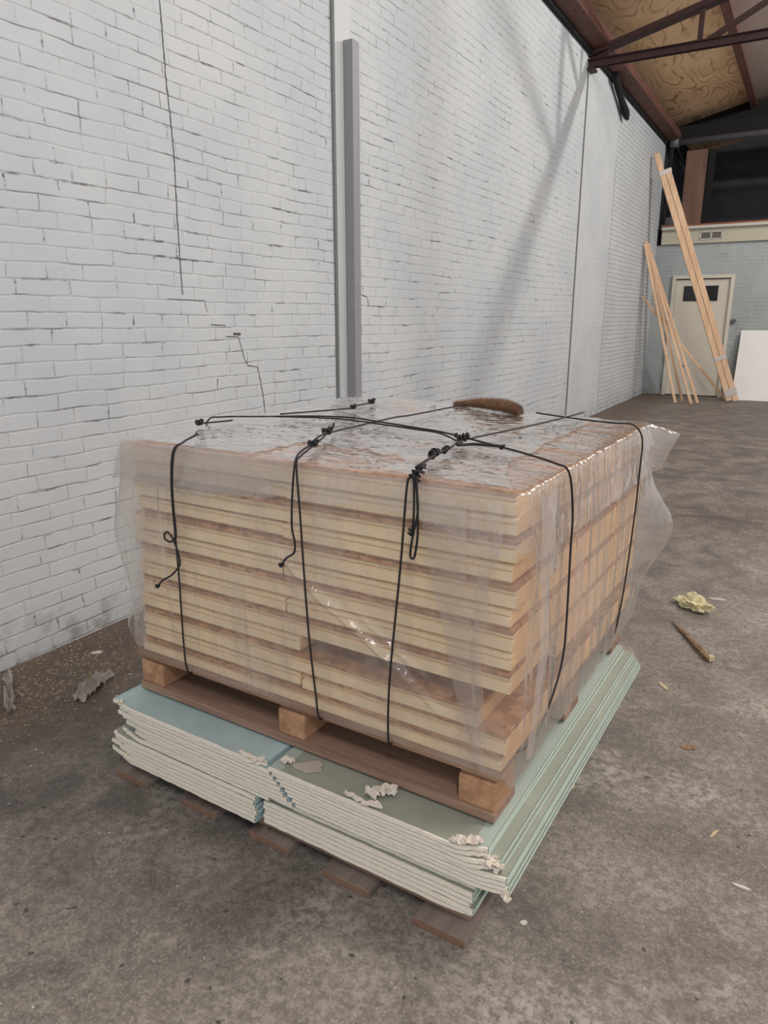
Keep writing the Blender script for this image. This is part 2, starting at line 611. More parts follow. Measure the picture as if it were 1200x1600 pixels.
def strip(m, pts, wd, mi, x=0.0015):
    """irregular crack ribbon on the wall plane, points are (y, z)"""
    fine = []
    for (a, b) in zip(pts, pts[1:]):
        n = max(2, int(math.hypot(b[0] - a[0], b[1] - a[1]) / 0.012))
        for i in range(n):
            t = i / n
            fine.append((a[0] + (b[0] - a[0]) * t, a[1] + (b[1] - a[1]) * t))
    fine.append(pts[-1])
    L, R = [], []
    for i, (y, z) in enumerate(fine):
        q = fine[min(i + 1, len(fine) - 1)]
        p = fine[max(i - 1, 0)]
        t = Vector((q[0] - p[0], q[1] - p[1])).normalized()
        nn = Vector((-t.y, t.x))
        j = nz(y * 60, z * 60, 3.3) * 0.004
        ww = wd * (0.55 + 0.8 * abs(nz(y * 25, z * 25, 9.1)))
        L.append((x, y + nn.x * ww + j, z + nn.y * ww))
        R.append((x, y - nn.x * ww + j, z - nn.y * ww))
    for i in range(len(fine) - 1):
        m.face([L[i], L[i + 1], R[i + 1], R[i]], mi)


m = MB()
m.face([(0, Y0, 0), (0, YB, 0), (0, YB, 4.28), (0, Y0, 4.28)])
m.face([(-0.25, Y0, 0), (-0.25, YB, 0), (-0.25, YB, 4.28), (-0.25, Y0, 4.28)])
strip(m, [(1.29, 4.2), (1.30, 3.4), (1.305, 2.70), (1.309, 2.4), (1.325, 2.1), (1.318, 1.8), (1.316, 1.47)], 0.0040, 1)
strip(m, [(1.22, 1.448), (1.46, 1.446), (1.475, 1.39)], 0.0022, 1)
strip(m, [(1.50, 1.330), (1.60, 1.326)], 0.0030, 1)
strip(m, [(1.60, 1.270), (1.695, 1.267), (1.735, 1.15), (1.76, 1.115), (1.83, 1.105)], 0.0032, 1)
strip(m, [(1.835, 1.105), (1.86, 1.02), (1.875, 0.93), (1.885, 0.84), (1.90, 0.70)], 0.0038, 1)
strip(m, [(1.655, 1.283), (1.715, 1.280)], 0.0085, 1)
strip(m, [(2.88, 1.52), (2.99, 1.50), (3.01, 1.44)], 0.0030, 1)
strip(m, [(9.47, 0.0), (9.46, 1.2), (9.48, 2.4), (9.46, 3.5)], 0.005, 1)
struct(m.build('wall_left', [M['wall'], M['crack']], fix=False))

# back wall with door opening, upper gallery open
def back_z(x):
    return 2.62


m = MB()
DX0, DX1, DZ = 0.335, 1.345, 2.10
m.box((DX0 / 2, YB + 0.12, 1.31), (DX0, 0.24, 2.62))
m.box(((DX1 + XR) / 2, YB + 0.12, 1.31), (XR - DX1, 0.24, 2.62))
m.box(((DX0 + DX1) / 2, YB + 0.12, (DZ + 2.62) / 2), (DX1 - DX0, 0.24, 2.62 - DZ))
struct(m.build('wall_back', M['backbrick']))

m = MB()
m.box((XR / 2, 16.1, 3.2), (XR, 0.2, 6.8))
m.box((-0.1, 14.5, 2.4), (0.2, 3.19, 4.9))
struct(m.build('wall_gallery', M['darkbrick']))
m = MB()
m.box((XR + 0.1, 14.5, 3.3), (0.2, 3.2, 7.0))
struct(m.build('wall_right', M['darkbrick']))
m = MB()
m.box((XR / 2, 14.5, 2.55), (XR, 3.1, 0.12))
struct(m.build('trim_3', M['darkbrick']))

# roof: plywood strip by the wall, grey boards further out
m = MB()
for (xa, xb, mi) in ((-0.02, 1.26, 0), (1.26, XR + 0.2, 1)):
    za, zb = slope(xa) + 0.17, slope(xb) + 0.17
    ys = [Y0, -0.6, 1.85, 4.3, 6.75, 9.2, 11.65, 16.2]
    for ya, yb in zip(ys, ys[1:]):
        ya += 0.002
        yb -= 0.002
        m.face([(xa, ya, za), (xb, ya, zb), (xb, yb, zb), (xa, yb, za)], mi)
        m.face([(xa, ya, za + .03), (xb, ya, zb + .03), (xb, yb, zb + .03), (xa, yb, za + .03)], mi)
    m.face([(xa, Y0, za + .05), (xb, Y0, zb + .05), (xb, 16.2, zb + .05), (xa, 16.2, za + .05)], 1)
struct(m.build('ceiling', [M['ply'], M['ceilgrey']], fix=False))

# dark gap closing the wall head
m = MB()
m.box((-0.06, (Y0 + 16) / 2, 4.45), (0.16, 16 - Y0, 0.34))
struct(m.build('trim_1', M['black']))

m = MB()
m.box((0.028, (Y0 + 13.2) / 2, 4.335), (0.045, 13.2 - Y0, 0.16))
struct(m.build('trim_2', M['black']))

# purlins along the hall
m = MB()
m.box((0.125, (Y0 + 13.2) / 2, 4.37), (0.20, 13.2 - Y0, 0.13), rot=(0, -0.10, 0))
for i in range(26):
    yy = 2.0 + i * 0.43
    m.box((0.15, yy, 4.298), (0.012, 0.012, 0.012))
tag(m.build('roof_purlin', M['purlin']), 'wide red brown steel purlin running along the head of the white brick wall', 'roof beam', 'roof purlins')
m = MB()
m.box((1.26, (Y0 + 13.4) / 2, slope(1.26) + 0.10), (0.10, 13.4 - Y0, 0.13), rot=(0, -0.23, 0))
tag(m.build('roof_purlin', M['purlin']), 'narrow red brown purlin out under the roof between plywood and grey boards', 'roof beam', 'roof purlins')
m = MB()
m.box((3.6, (Y0 + 13.4) / 2, slope(3.6) + 0.10), (0.10, 13.4 - Y0, 0.13), rot=(0, -0.23, 0))

m.build('roof_purlin', M['purlin'])
bpy.data.objects.remove([o for o in bpy.data.objects if o.name.startswith('roof_purlin')][-1])

# truss
TY = 7.87
t = thing('roof_truss', 'dark red brown steel roof truss springing from the wall head', 'roof truss', (0.0, TY, 4.16))
m = MB()
for dy in (-0.035, 0.035):
    m.box((3.6, dy, 0.0), (7.2, 0.008, 0.07))
    m.box((3.6, dy * 1.6, 0.032), (7.2, 0.05, 0.008))
m.build('bottom_chord', M['trusspaint'], t)
m = MB()
for dy in (-0.035, 0.035):
    m.bar((-0.0, dy, 0.07), (7.2, dy, 0.07 + 7.2 * 0.235), 0.008, 0.075, up=(0, 1, 0))
    m.bar((-0.0, dy * 1.6, 0.105), (7.2, dy * 1.6, 0.105 + 7.2 * 0.235), 0.05, 0.008, up=(0, 1, 0))
m.build('top_chord', M['trusspaint'], t)
for xa, xb in ((1.17, 1.17), (1.17, 2.5), (2.5, 2.5), (2.5, 4.0), (4.0, 4.0), (4.0, 5.6), (5.6, 5.6)):
    m = MB()
    m.bar((xa, 0, 0.0), (xb, 0, 0.07 + xb * 0.235), 0.05, 0.05, up=(0, 1, 0))
    m.build('web_bar', M['trusspaint'], t)
m = MB()
m.box((0.09, 0, 0.05), (0.24, 0.012, 0.16))
m.build('gusset_plate', M['trusspaint'], t)
m = MB()
m.box((0.04, 0.0, -0.06), (0.08, 0.16, 0.025))
m.build('bearing_plate', M['trusspaint'], t)

# steel columns in the wall, grey guard rail in front of the near one
m = MB()
m.box((0.008, 2.715, 2.14), (0.016, 0.17, 4.27), bevel=0.002)
m.box((0.006, 2.618, 2.14), (0.012, 0.022, 4.27), mi=1)
tag(m.build('steel_column', [M['colwhite'], M['seam']]), 'white painted steel column flush in the brick wall behind the grey guard strip', 'column', 'wall columns')
m = MB()
m.box((0.050, 2.752, 1.48), (0.062, 0.075, 2.90), bevel=0.003)
tag(m.build('guard_strip', M['guard']), 'tall grey flat guard strip standing against the white wall behind the load', 'guard strip')
m = MB()
m.box((0.006, 7.93, 2.14), (0.012, 0.13, 4.27), bevel=0.002)
m.box((0.005, 7.850, 2.14), (0.010, 0.026, 4.27), mi=1)
tag(m.build('steel_column', [M['colwhite'], M['seam']]), 'white wall column under the roof truss with a dark seam on its near side', 'column', 'wall columns')

# torn felt hanging at the wall head
m = MB()
m.tube([(0.085, 8.75, 4.27), (0.07, 8.95, 4.21), (0.065, 9.2, 4.12), (0.07, 9.5, 4.01), (0.075, 9.62, 3.96)], 0.05, 7, radii=[0.04, 0.045, 0.04, 0.055, 0.02])
tag(m.build('felt_scrap', M['black']), 'black torn felt scrap hanging from the wall head beyond the truss', 'felt scrap')

# back wall furniture
t = thing('fascia_beam', 'cream fascia beam above the back door carrying a vent grille', 'fascia', (0, YB, 2.60))
m = MB()
m.box((XR / 2 + 0.04, 0.03, 0.145), (XR - 0.08, 0.16, 0.24))
m.build('board', M['fascia'], t)
m = MB()
m.box((XR / 2 + 0.04, 0.0, 0.285), (XR - 0.08, 0.24, 0.045))
m.build('cornice', M['fascia_trim'], t)
m = MB()
m.box((XR / 2 + 0.04, 0.06, 0.325), (XR - 0.08, 0.26, 0.035))
m.build('gallery_edge', M['redplank'], t)
t = thing('vent_grille', 'small twin vent grille in the cream fascia above the back door', 'vent', (0.89, YB - 0.055, 2.745))
m = MB()
for z in (-0.06, 0.06):
    m.box((0, 0, z), (0.36, 0.015, 0.022))
for x in (-0.17, 0, 0.17):
    m.box((x, 0, 0), (0.025, 0.015, 0.12))
m.build('frame', M['fascia_trim'], t)
for x in (-0.085, 0.085):
    m = MB()
    m.box((x, 0.006, 0), (0.145, 0.006, 0.10))
    for i in range(5):
        m.box((x, -0.001, -0.04 + i * 0.02), (0.145, 0.008, 0.004))
    m.build('grille', M['ventdark'], t)

m = MB()
m.box((0.50, YB + 0.18, 3.54), (0.33, 0.16, 1.22), bevel=0.006)
tag(m.build('gallery_post', M['postwood']), 'broad brown timber post standing on the dark gallery edge', 'post')
m = MB()
m.box((0.74, YB + 0.2, 3.54), (0.10, 0.04, 1.22))
tag(m.build('gallery_jamb', M['black']), 'thin dark grey jamb beside the brown gallery post', 'jamb')
t = thing('gallery_pipe', 'grey steel pipe crossing above the dark gallery opening', 'pipe', (0, YB - 0.05, 4.27))
m = MB()
m.tube([(0.10, 0, 0), (7.5, 0, 0.0)], 0.055, 12, sub=1)
m.build('pipe_run', M['pipe'], t)
m = MB()
m.tube([(0.08, 0, 0), (0.22, 0, 0)], 0.085, 12, sub=1)
m.build('flange', M['pipe'], t)
m = MB()
m.tube([(0.11, 0.0, -0.02), (0.11, 0.0, -0.25), (0.10, 0.04, -0.5), (0.06, 0.1, -1.3)], 0.035, 8)
m.build('down_pipe', M['black'], t)
m = MB()
m.box((3.7, YB + 0.10, 4.42), (7.4, 0.14, 0.22))
m.box((3.7, YB + 0.55, 4.72), (7.4, 0.14, 0.34))
tag(m.build('gallery_lintel', M['black']), 'dark brown lintel beam behind the grey pipe at the gallery head', 'beam')
m = MB()
m.box((0.15, YB + 0.25, 3.0), (0.28, 0.06, 0.22))
tag(m.build('gallery_box', M['pipe']), 'dark box on the gallery edge left of the brown post', 'box')

# door
d = bpy.data.objects.new('door_1', None)
COL.objects.link(d)
d.location = ((DX0 + DX1) / 2, YB, 0)
struct(d)
hw = (DX1 - DX0) / 2
m = MB()
for s in (-1, 1):
    m.box((s * (hw - 0.03), 0.0, DZ / 2), (0.058, 0.10, DZ), bevel=0.003)
m.box((0, 0, DZ - 0.03), (hw * 2 - 0.12, 0.10, 0.058), bevel=0.003)
m.build('door_frame', M['door'], d)
m = MB()
m.box((0, 0.02, 0.03 + 0.99), (hw * 2 - 0.125, 0.04, 2.01), bevel=0.003)
m.build('door_leaf', M['door'], d)
m = MB()
m.box((-0.02, -0.004, 1.79), (0.56, 0.02, 0.255))
m.build('window_pane', M['doorglass'], d)
m = MB()
m.box((0.36, -0.01, 0.98), (0.04, 0.012, 0.16), bevel=0.002)
m.tube([(0.36, -0.01, 1.02), (0.36, -0.06, 1.02), (0.26, -0.06, 1.02)], 0.009, 8)
m.build('door_handle', M['metal'], d)
m = MB()
m.tube([(-0.18, -0.012, 0.55), (-0.185, -0.02, 0.46)], 0.012, 8, sub=1)
m.build('pull_knob', M['metal'], d)

# white board leaning on the back wall
m = MB()
a = math.atan2(0.42, 1.14)
m.box((3.05, YB - 0.26, 0.585), (3.0, 0.018, 1.215), rot=(-0.30, 0, 0), bevel=0.002)
tag(m.build('white_panel', M['whiteboard']), 'large white panel leaning on the back wall right of the door', 'panel')
# wall socket stub
m = MB()
m.tube([(1.40, YB + 0.01, 1.32), (1.40, YB - 0.05, 1.32)], 0.04, 12, sub=1)
tag(m.build('wall_knob', M['pipe']), 'small round grey fitting on the back wall above the white panel', 'fitting')

# leaning boards: two wide ones strapped together
up_ = (0.6, 0.7, 0.2)
A0, A1 = Vector((1.60, 12.12, 0.03)), Vector((0.13, 11.72, 3.90))
PDIR = (A1 - A0).normalized()
side_v = -Vector((0.35, -0.9, 0.0)).cross(PDIR).normalized() * 0.095
for i, lab in enumerate(('long pine plank on the left of the strapped pair leaning on the wall corner',
                         'long pine plank on the right of the strapped pair leaning on the wall corner')):
    m = MB()
    off = side_v * (i - 0.5)
    off = off - PDIR * (off.z / PDIR.z)
    tilt = PDIR * (-0.26 * i)
    m.bar(A0 + off, A1 + off + tilt, 0.088, 0.036, up=(0.35, -0.9, 0), bevel=0.003)
    tag(m.build('pine_plank', M['batten']), lab, 'plank', 'pair of long pine planks')
for i, f in enumerate((0.02, 0.17, 0.92)):
    m = MB()
    c = A0.lerp(A1, f)
    c2 = A0.lerp(A1, f + (0.018 if i else 0.03))
    ww = 0.20
    m.bar(c, c2, ww, 0.055, up=(0.35, -0.9, 0), bevel=0.012)
    tag(m.build('film_strap', M['tape']), ('crumpled white film strap round the foot of the long pine planks',
        'grey film strap round the long pine planks at knee height',
        'pale strap near the top of the long pine planks')[i], 'strap', 'straps on the pine planks')

bt = [((0.776, 11.60, 0.0), (0.03, 11.72, 2.55), 'pine batten with its foot furthest left, leaning on the wall'),
      ((0.849, 11.86, 0.0), (0.03, 11.86, 2.55), 'thin pine batten second from the left at the foot, leaning on the wall'),
      ((1.036, 11.53, 0.0), (0.03, 11.80, 2.60), 'pine batten whose foot reaches furthest forward, leaning on the wall'),
      ((1.114, 11.70, 0.0), (0.03, 11.95, 2.58), 'pine batten with its foot furthest right of the four steep ones'),
      ((1.50, 12.30, 0.0), (0.03, 11.86, 1.73), 'pine batten lying slanted across the steep battens to the plank foot')]
for i, (a, b, lab) in enumerate(bt):
    m = MB()
    m.bar(a, b, 0.042, 0.026, up=(0.3, -0.9, 0), bevel=0.002)
    tag(m.build('pine_batten', M['batten']), lab, 'batten', 'pine battens leaning in the corner')

# ------------------------------------------------------------------ the load: local frame u (right), v (depth), z
LOC = (1.027, 0.029, 0.0)
RZ = -0.02607
LM = Matrix.Translation(LOC) @ Matrix.Rotation(RZ, 4, 'Z')


def W(u, v, z):
    return LM @ Vector((u, v, z))


def lthing(name, label, cat, u, v, z, group=None):
    p = W(u, v, z)
    return thing(name, label, cat, p, RZ, group)


# lower pallet under the boards
lp = lthing('low_pallet', 'low wooden pallet under the plasterboard, five plank ends showing on the floor', 'pallet', 0.5, 0.5, 0.0)
for (ua, ub, fv) in ((-0.09, 0.045, -0.055), (0.185, 0.322, -0.045), (0.445, 0.58, -0.045), (0.70, 0.842, -0.055), (0.965, 1.098, -0.062)):
    m = MB()
    for f in m.box(((ua + ub) / 2 - 0.5, (fv + 1.04) / 2 - 0.5, 0.0115), (ub - ua, 1.04 - fv, 0.021), bevel=0.002):
        pass
    o = m.build('ground_plank', [M['plank'], M['plankend']], lp)
    for p in o.data.polygons:
        if abs(p.normal.y) > 0.9:
            p.material_index = 1
for v in (0.03, 0.5, 0.96):
    m = MB()
    m.box((0.505 - 0.5, v - 0.5, 0.054), (1.16, 0.075, 0.063), bevel=0.003)
    m.build('bearer', M['palletboard'], lp)


# plasterboards
def plasterboard(label, group, u0, u1, v0, v1, z, face, edge, seed, chipl=0.0, chipr=0.0, roll=0.0, pitch=0.0, strip=False):
    T_ = 0.0122
    t = lthing('plasterboard', label, 'plasterboard', (u0 + u1) / 2, (v0 + v1) / 2, z, group)
    t.rotation_euler = (pitch, roll, RZ + random.uniform(-0.004, 0.004))
    wd, dp = (u1 - u0), (v1 - v0)
    N = 64
    fr = []
    for i in range(N + 1):
        f = i / N
        x = -wd / 2 + wd * f
        y = -dp / 2 + 0.0012 * nz(x * 14, seed * 3.7, 0) + 0.0008 * nz(x * 60, seed, 2)
        if chipl:
            y += chipl * max(0, 1 - f / 0.16) ** 1.5 * (0.55 + 0.9 * abs(nz(x * 45, seed, 5)))
        if chipr:
            y += chipr * max(0, 1 - (1 - f) / 0.12) ** 1.5 * (0.55 + 0.9 * abs(nz(x * 45, seed, 6)))
        fr.append((x, y))
    bk = dp / 2

    def slab(m, ins, za, zb, dy, side, msplit=False):
        s = N
        for i in range(s):
            (xa, ya), (xb, yb) = fr[i], fr[i + 1]
            xa = max(min(xa, wd / 2 - ins), -wd / 2 + ins)
            xb = max(min(xb, wd / 2 - ins), -wd / 2 + ins)
            ya += dy + 0.0012 * nz(xa * 40, seed, za * 300)
            yb += dy + 0.0012 * nz(xb * 40, seed, za * 300)
            mi = 0
            if msplit and (i < 4 or i >= s - 4):
                mi = 2
            m.face([(xa, ya, zb), (xb, yb, zb), (xb, bk, zb), (xa, bk, zb)], mi)
            m.face([(xa, ya, za), (xa, bk, za), (xb, bk, za), (xb, yb, za)], mi)
            m.face([(xa, ya, za), (xb, yb, za), (xb, yb, zb), (xa, ya, zb)], mi)
            m.face([(xa, bk, za), (xa, bk, zb), (xb, bk, zb), (xb, bk, za)], mi)
    m = MB()
    slab(m, 0.0010, 0.0012, T_ - 0.0016, -0.001, False)
    m.build('core', M['plaster'], t, fix=False)
    m = MB()
    slab(m, 0.0, T_ - 0.0009, T_, 0.0040, False, True)
    slab(m, 0.0012, 0.0006, T_ - 0.0009, 0.0050, False)
    slab(m, 0.0, 0.0, 0.0006, 0.0030, False, True)
    for s, (x, y) in ((-1, fr[0]), (1, fr[-1])):
        m.box((s * (wd / 2 - 0.0004), (y + bk) / 2 + 0.002, T_ / 2), (0.0008, bk - y - 0.003, T_), mi=1)
    m.build('paper_facing', [M[face], M[edge], M[face if not strip else ('tealstrip' if edge == 'blue' else 'greenstrip')]], t, fix=False)
    return t


ORD = ['bottom', 'second', 'third', 'fourth', 'fifth', 'sixth', 'seventh', 'eighth']
PG = 'plasterboards under the pallet'
TOPS = {}
zb, pl = 0.0880, 0.01355
for i in range(7):
    r = random.uniform
    top_ = i == 6
    plasterboard(('%s teal plasterboard of the lower left stack counted up from the low pallet' % ORD[i]) if not top_ else
                 'top teal plasterboard of the lower left stack, its right end jutting past the ones below', PG,
                 -0.065 + r(-.015, .012) + (0.02 if top_ else 0), 0.505 + r(-.004, .004) + (0.045 if top_ else 0), -0.075 + r(-.0015, .0015) + (0.006 if top_ else 0), 1.075, zb + i * pl,
                 'green', 'blue', i + 1, 0.03 if i % 2 == 0 else 0.018, 0.0)
    plasterboard(('%s green plasterboard of the lower right stack counted up from the low pallet' % ORD[i]) if not top_ else
                 'top green plasterboard of the lower right stack, half bared below the jutting stack above', PG,
                 (0.558 if top_ else 0.516) + r(-.003, .003), 1.112 + r(-.006, .006), -0.058 + r(-.0015, .0015) + (0.01 if i > 4 else 0), 1.09, zb + i * pl,
                 'green', 'mint', 20 + i, 0.0, 0.012 if i in (0, 6) else 0, strip=top_)
zu, pu_ = zb + 7 * pl + 0.001, 0.01375
for i in range(8):
    r = random.uniform
    top_ = i == 7
    f = i / 7
    right_end = 0.622 - 0.062 * f
    TOPS['l', i] = TOPS['l'] = plasterboard(('%s teal plasterboard of the upper left stack, just above the jutting lower stack' % ORD[i]) if i == 0 else
                 (('%s teal plasterboard of the upper left stack counted up' % ORD[i]) if not top_ else
                  'top teal plasterboard of the upper left stack, bare blue green face showing before the pallet'), PG,
                 (0.05 - 0.075 * f) + r(-.008, .008), right_end + r(-.003, .003), -0.073 - 0.018 * f + r(-.001, .001), 1.06 + r(-.01, .01), zu + i * pu_,
                 'teal', 'blue', 40 + i, 0.022 if i in (0, 2, 6, 7) else 0.008, 0.02 if i == 7 else 0, strip=top_)
    TOPS['r', i] = TOPS['r'] = plasterboard(('%s green plasterboard of the upper right stack counted up' % ORD[i]) if not top_ else
                 'top grey green plasterboard of the upper right stack, torn white paper on its front edge', PG,
                 right_end + 0.008 + r(-.002, .003), (1.192, 1.1905, 1.189, 1.1875, 1.175, 1.171, 1.146, 1.144)[i] + r(-.0012, .0012), -0.066 - 0.024 * f + r(-.001, .001), (1.135 - 0.07 * f) + r(-.01, .01), zu + i * pu_,
                 'green', 'mint', 60 + i, 0.0, 0.045 if i >= 4 else 0.02, strip=top_)
ZT = zu + 8 * pu_


def crumple(name, u, v, z, sx, sy, seed, mat, parent, amp=0.5, rz=0.0, lift=0.0):
    m = MB()
    n = 12
    g = [[None] * (n + 1) for _ in range(n + 1)]
    h = [[None] * (n + 1) for _ in range(n + 1)]
    inv = parent.matrix_basis.inverted() if parent is not None else Matrix.Identity(4)
    for i in range(n + 1):
        for j in range(n + 1):
            a, b = i / n * 2 - 1, j / n * 2 - 1
            rr = 0.8 + 0.35 * nz(math.atan2(b, a) * 1.4, seed, 1)
            x, y = a * sx * rr * math.sqrt(1 - b * b / 2), b * sy * rr * math.sqrt(1 - a * a / 2)
            zz = amp * min(sx, sy) * (0.6 + nz(a * 1.8 + seed, b * 1.8, seed) + 0.28 * nz(a * 5, b * 5 + seed, 2)) + lift * (b + 1)
            zz = max(zz, 0.0006)
            c, s = math.cos(rz), math.sin(rz)
            p = W(u + x * c - y * s, v + x * s + y * c, z + zz)
            q = W(u + x * c - y * s, v + x * s + y * c, z + zz + 0.0012)
            g[i][j] = m.bm.verts.new(inv @ p)
            h[i][j] = m.bm.verts.new(inv @ q)
    for i in range(n):
        for j in range(n):
            m.bm.faces.new((g[i][j], g[i][j + 1], g[i + 1][j + 1], g[i + 1][j]))
            m.bm.faces.new((h[i][j], h[i + 1][j], h[i + 1][j + 1], h[i][j + 1]))
    for i in range(n):
        m.bm.faces.new((g[i][0], g[i + 1][0], h[i + 1][0], h[i][0]))
        m.bm.faces.new((g[i][n], h[i][n], h[i + 1][n], g[i + 1][n]))
        m.bm.faces.new((g[0][i], h[0][i], h[0][i + 1], g[0][i + 1]))
        m.bm.faces.new((g[n][i], g[n][i + 1], h[n][i + 1], h[n][i]))
    for f in m.bm.faces:
        f.smooth = False
    return m.build(name, mat, parent)


tr, tl = TOPS['r'], TOPS['l']
for args in ((0.872, -0.030, 0.034, 0.024, 1.3, 0.7, 0.4), (0.846, -0.052, 0.020, 0.026, 2.6, 0.8, 1.2), (0.815, -0.080, 0.034, 0.010, 3.1, 0.6, -0.1),
             (0.868, -0.082, 0.03, 0.012, 4.9, 0.7, 0.2), (1.085, -0.085, 0.022, 0.014, 5.3, 0.9, 0.3), (1.115, -0.070, 0.024, 0.016, 6.1, 0.9, 0.9)):
    u, v, sx, sy, sd, am, rz = args
    crumple('torn_paper', u, v, ZT + 0.0005, sx, sy, sd, M['torn'], tr, am, rz)
crumple('torn_paper', 1.150, -0.062, ZT - 0.040, 0.022, 0.018, 7.7, M['torn'], TOPS['r', 5], 0.9, 0.5)
crumple('torn_paper', 1.162, -0.050, ZT - 0.055, 0.018, 0.02, 8.8, M['torn'], TOPS['r', 4], 0.9, 0.9)
crumple('torn_paper', 1.188, -0.062, ZT - 0.112, 0.014, 0.012, 9.9, M['torn'], TOPS['r', 0], 0.8, 0.1)
crumple('torn_paper', 0.60, -0.055, ZT, 0.022, 0.016, 2.2, M['torn'], tr, 0.8, 0.6)
for args in ((0.50, -0.085, 0.045, 0.010, 1.9, 0.5, -0.05), (0.535, -0.083, 0.022, 0.012, 3.9, 0.6, 0.4), (0.0, -0.083, 0.022, 0.010, 4.1, 0.6, 0.2)):
    u, v, sx, sy, sd, am, rz = args
    crumple('torn_paper', u, v, ZT - 0.002, sx, sy, sd, M['torn'], tl, am, rz)
crumple('plaster_smear', 0.655, -0.043, ZT - 0.0004, 0.05, 0.032, 5.5, M['dust'], tr, 0.015, 0.3)

# upper pallet
ZP = 0.3005
up = lthing('wooden_pallet', 'brown wooden pallet with square blocks carrying the film wrapped load', 'pallet', 0.565, 0.54, ZP)
PW, PD = 1.13, 1.08


def pu3(u, v, z):
    return (u - 0.565, v - 0.54, z)


for v, wv in ((0.06, 0.12), (0.54, 0.12), (1.02, 0.12)):
    m = MB()
    m.box(pu3(0.565, v, 0.011), (PW, wv, 0.022), bevel=0.003)
    m.build('bottom_board', M['palletboard'], up)
for u, wu in ((0.047, 0.090), (0.565, 0.085), (1.083, 0.090)):
    for v in (0.062, 0.54, 1.018):
        m = MB()
        m.box(pu3(u, v, 0.022 + 0.035), (wu, 0.112, 0.070), bevel=0.006)
        m.build('block', M['palletblock'], up)
    m = MB()
    m.box(pu3(u, 0.545, 0.0995), (wu * 0.95, 1.06, 0.0145), bevel=0.002)
    m.build('stringer_board', M['palletboard'], up)
for v in (0.07, 0.305, 0.54, 0.775, 1.01):
    m = MB()
    m.box(pu3(0.565, v, 0.1175), (PW + 0.005, 0.14, 0.021), bevel=0.003)
    m.build('deck_board', M['pallet'], up)
ZD = ZP + 0.1285

# ------------------------------------------------------------------ sandwich panels
ZL = [ZD, 0.4700] + [0.4700 + 0.0476 * i for i in range(1, 13)]


def panel(label, u0, u1, v0, v1, z0, z1, chip_top, seed):
    t = lthing('insulation_panel', label, 'insulation panel', (u0 + u1) / 2, (v0 + v1) / 2, z0, 'insulation panels in the wrapped stack')
    t.rotation_euler = (0, 0, RZ + random.uniform(-0.003, 0.003))
    wd, dp, h = u1 - u0, v1 - v0, z1 - z0 - 0.0012
    ch = 0.0105
    fz0, fz1 = (0.0, h - ch) if chip_top else (ch * 0.7, h)
    hf = fz1 - fz0
    # foam section (v, z) with a tongue groove high on the edge
    gz = fz0 + hf * 0.70
    yf, yb_ = -dp / 2, dp / 2
    prof = [(yf + 0.003, fz0), (yb_, fz0), (yb_, fz1), (yf + 0.006, fz1), (yf + 0.006, gz + 0.004), (yf + 0.014, gz + 0.003), (yf + 0.014, gz - 0.001), (yf + 0.003, gz - 0.003)]
    if not chip_top:
        prof = [(yf + 0.003, fz0), (yb_, fz0), (yb_, fz1), (yf + 0.022, fz1), (yf + 0.022, fz1 - 0.006), (yf + 0.003, fz1 - 0.008),
                (yf + 0.003, gz - 0.003), (yf + 0.010, gz - 0.005), (yf + 0.010, gz - 0.008), (yf + 0.003, gz - 0.010)]
    n = 26
    m = MB()
    rows = []
    for i in range(n + 1):
        x = -wd / 2 + wd * i / n
        rows.append([m.bm.verts.new((x, y + (0.0018 * nz(x * 8, seed, y * 3) if y < 0 else 0), z)) for y, z in prof])
    k = len(prof)
    for A, B in zip(rows, rows[1:]):
        for j in range(k):
            m.bm.faces.new((A[j], B[j], B[(j + 1) % k], A[(j + 1) % k]))
    for R_ in (rows[0], rows[-1]):
        f = m.bm.faces.new(R_)
        f.material_index = 1
    m.build('foam_core', [M['foam'], M['foamend']], t)
    m = MB()
    if chip_top:
        zc = h - ch / 2
        m.box((0, 0.001, zc), (wd - 0.002, dp - 0.002, ch), bevel=0.001)
    else:
        zc = ch * 0.35
        m.box((0, 0.004, zc), (wd - 0.006, dp - 0.008, ch * 0.68), bevel=0.001)
    m.build('chipboard_face', M['chipboard'], t)
    return t


ordn = ['bottom', 'second', 'third', 'fourth', 'fifth', 'sixth', 'seventh', 'eighth', 'ninth', 'tenth', 'eleventh', 'twelfth', 'top']
for i in range(13):
    z0, z1 = ZL[i], ZL[i + 1]
    r = random.uniform
    ul = 0.035 + r(-0.006, 0.006)
    ur = 1.142 + r(-0.008, 0.006)
    vf = 0.006 + r(-0.003, 0.004)
    vb = 1.068 + r(-0.012, 0.004)
    if i == 0:
        ul = 0.02
    if i == 2:
        ur, vf = 1.080, 0.004
    if i == 1:
        vf = 0.007
    if i % 2 == 0:
        panel('%s layer of the wrapped stack, full width cream foam panel with brown chipboard on top' % ordn[i] if i not in (2, 12) else
              ('full width cream foam panel with bare brown chipboard showing below the gap in the stack' if i == 2 else
               'topmost cream foam panel, its brown chipboard face under the cover film'), ul, ur, vf, vb, z0, z1, True, i)
    else:
        sm = 0.565 + r(-0.008, 0.008) if i > 1 else 0.60
        panel('left half panel in the %s layer of the wrapped stack' % ordn[i] if i != 3 else
              'left half panel in the fourth layer, ending at the gap beside it', ul, sm - 0.003 + (0.04 if i == 3 else 0), vf + (0.012 if i in (11, 9) else 0), vb, z0, z1, False, i)
        if i != 3:
            panel('right half panel in the %s layer of the wrapped stack' % ordn[i], sm + 0.003, ur, vf, vb, z0, z1, i == 1, i + 50)
        else:
            panel('right panel of the fourth layer, pushed back so a dark gap shows at the front', sm + 0.10, ur, 0.30, vb, z0, z1, False, i + 50)
ZT2 = ZL[13]
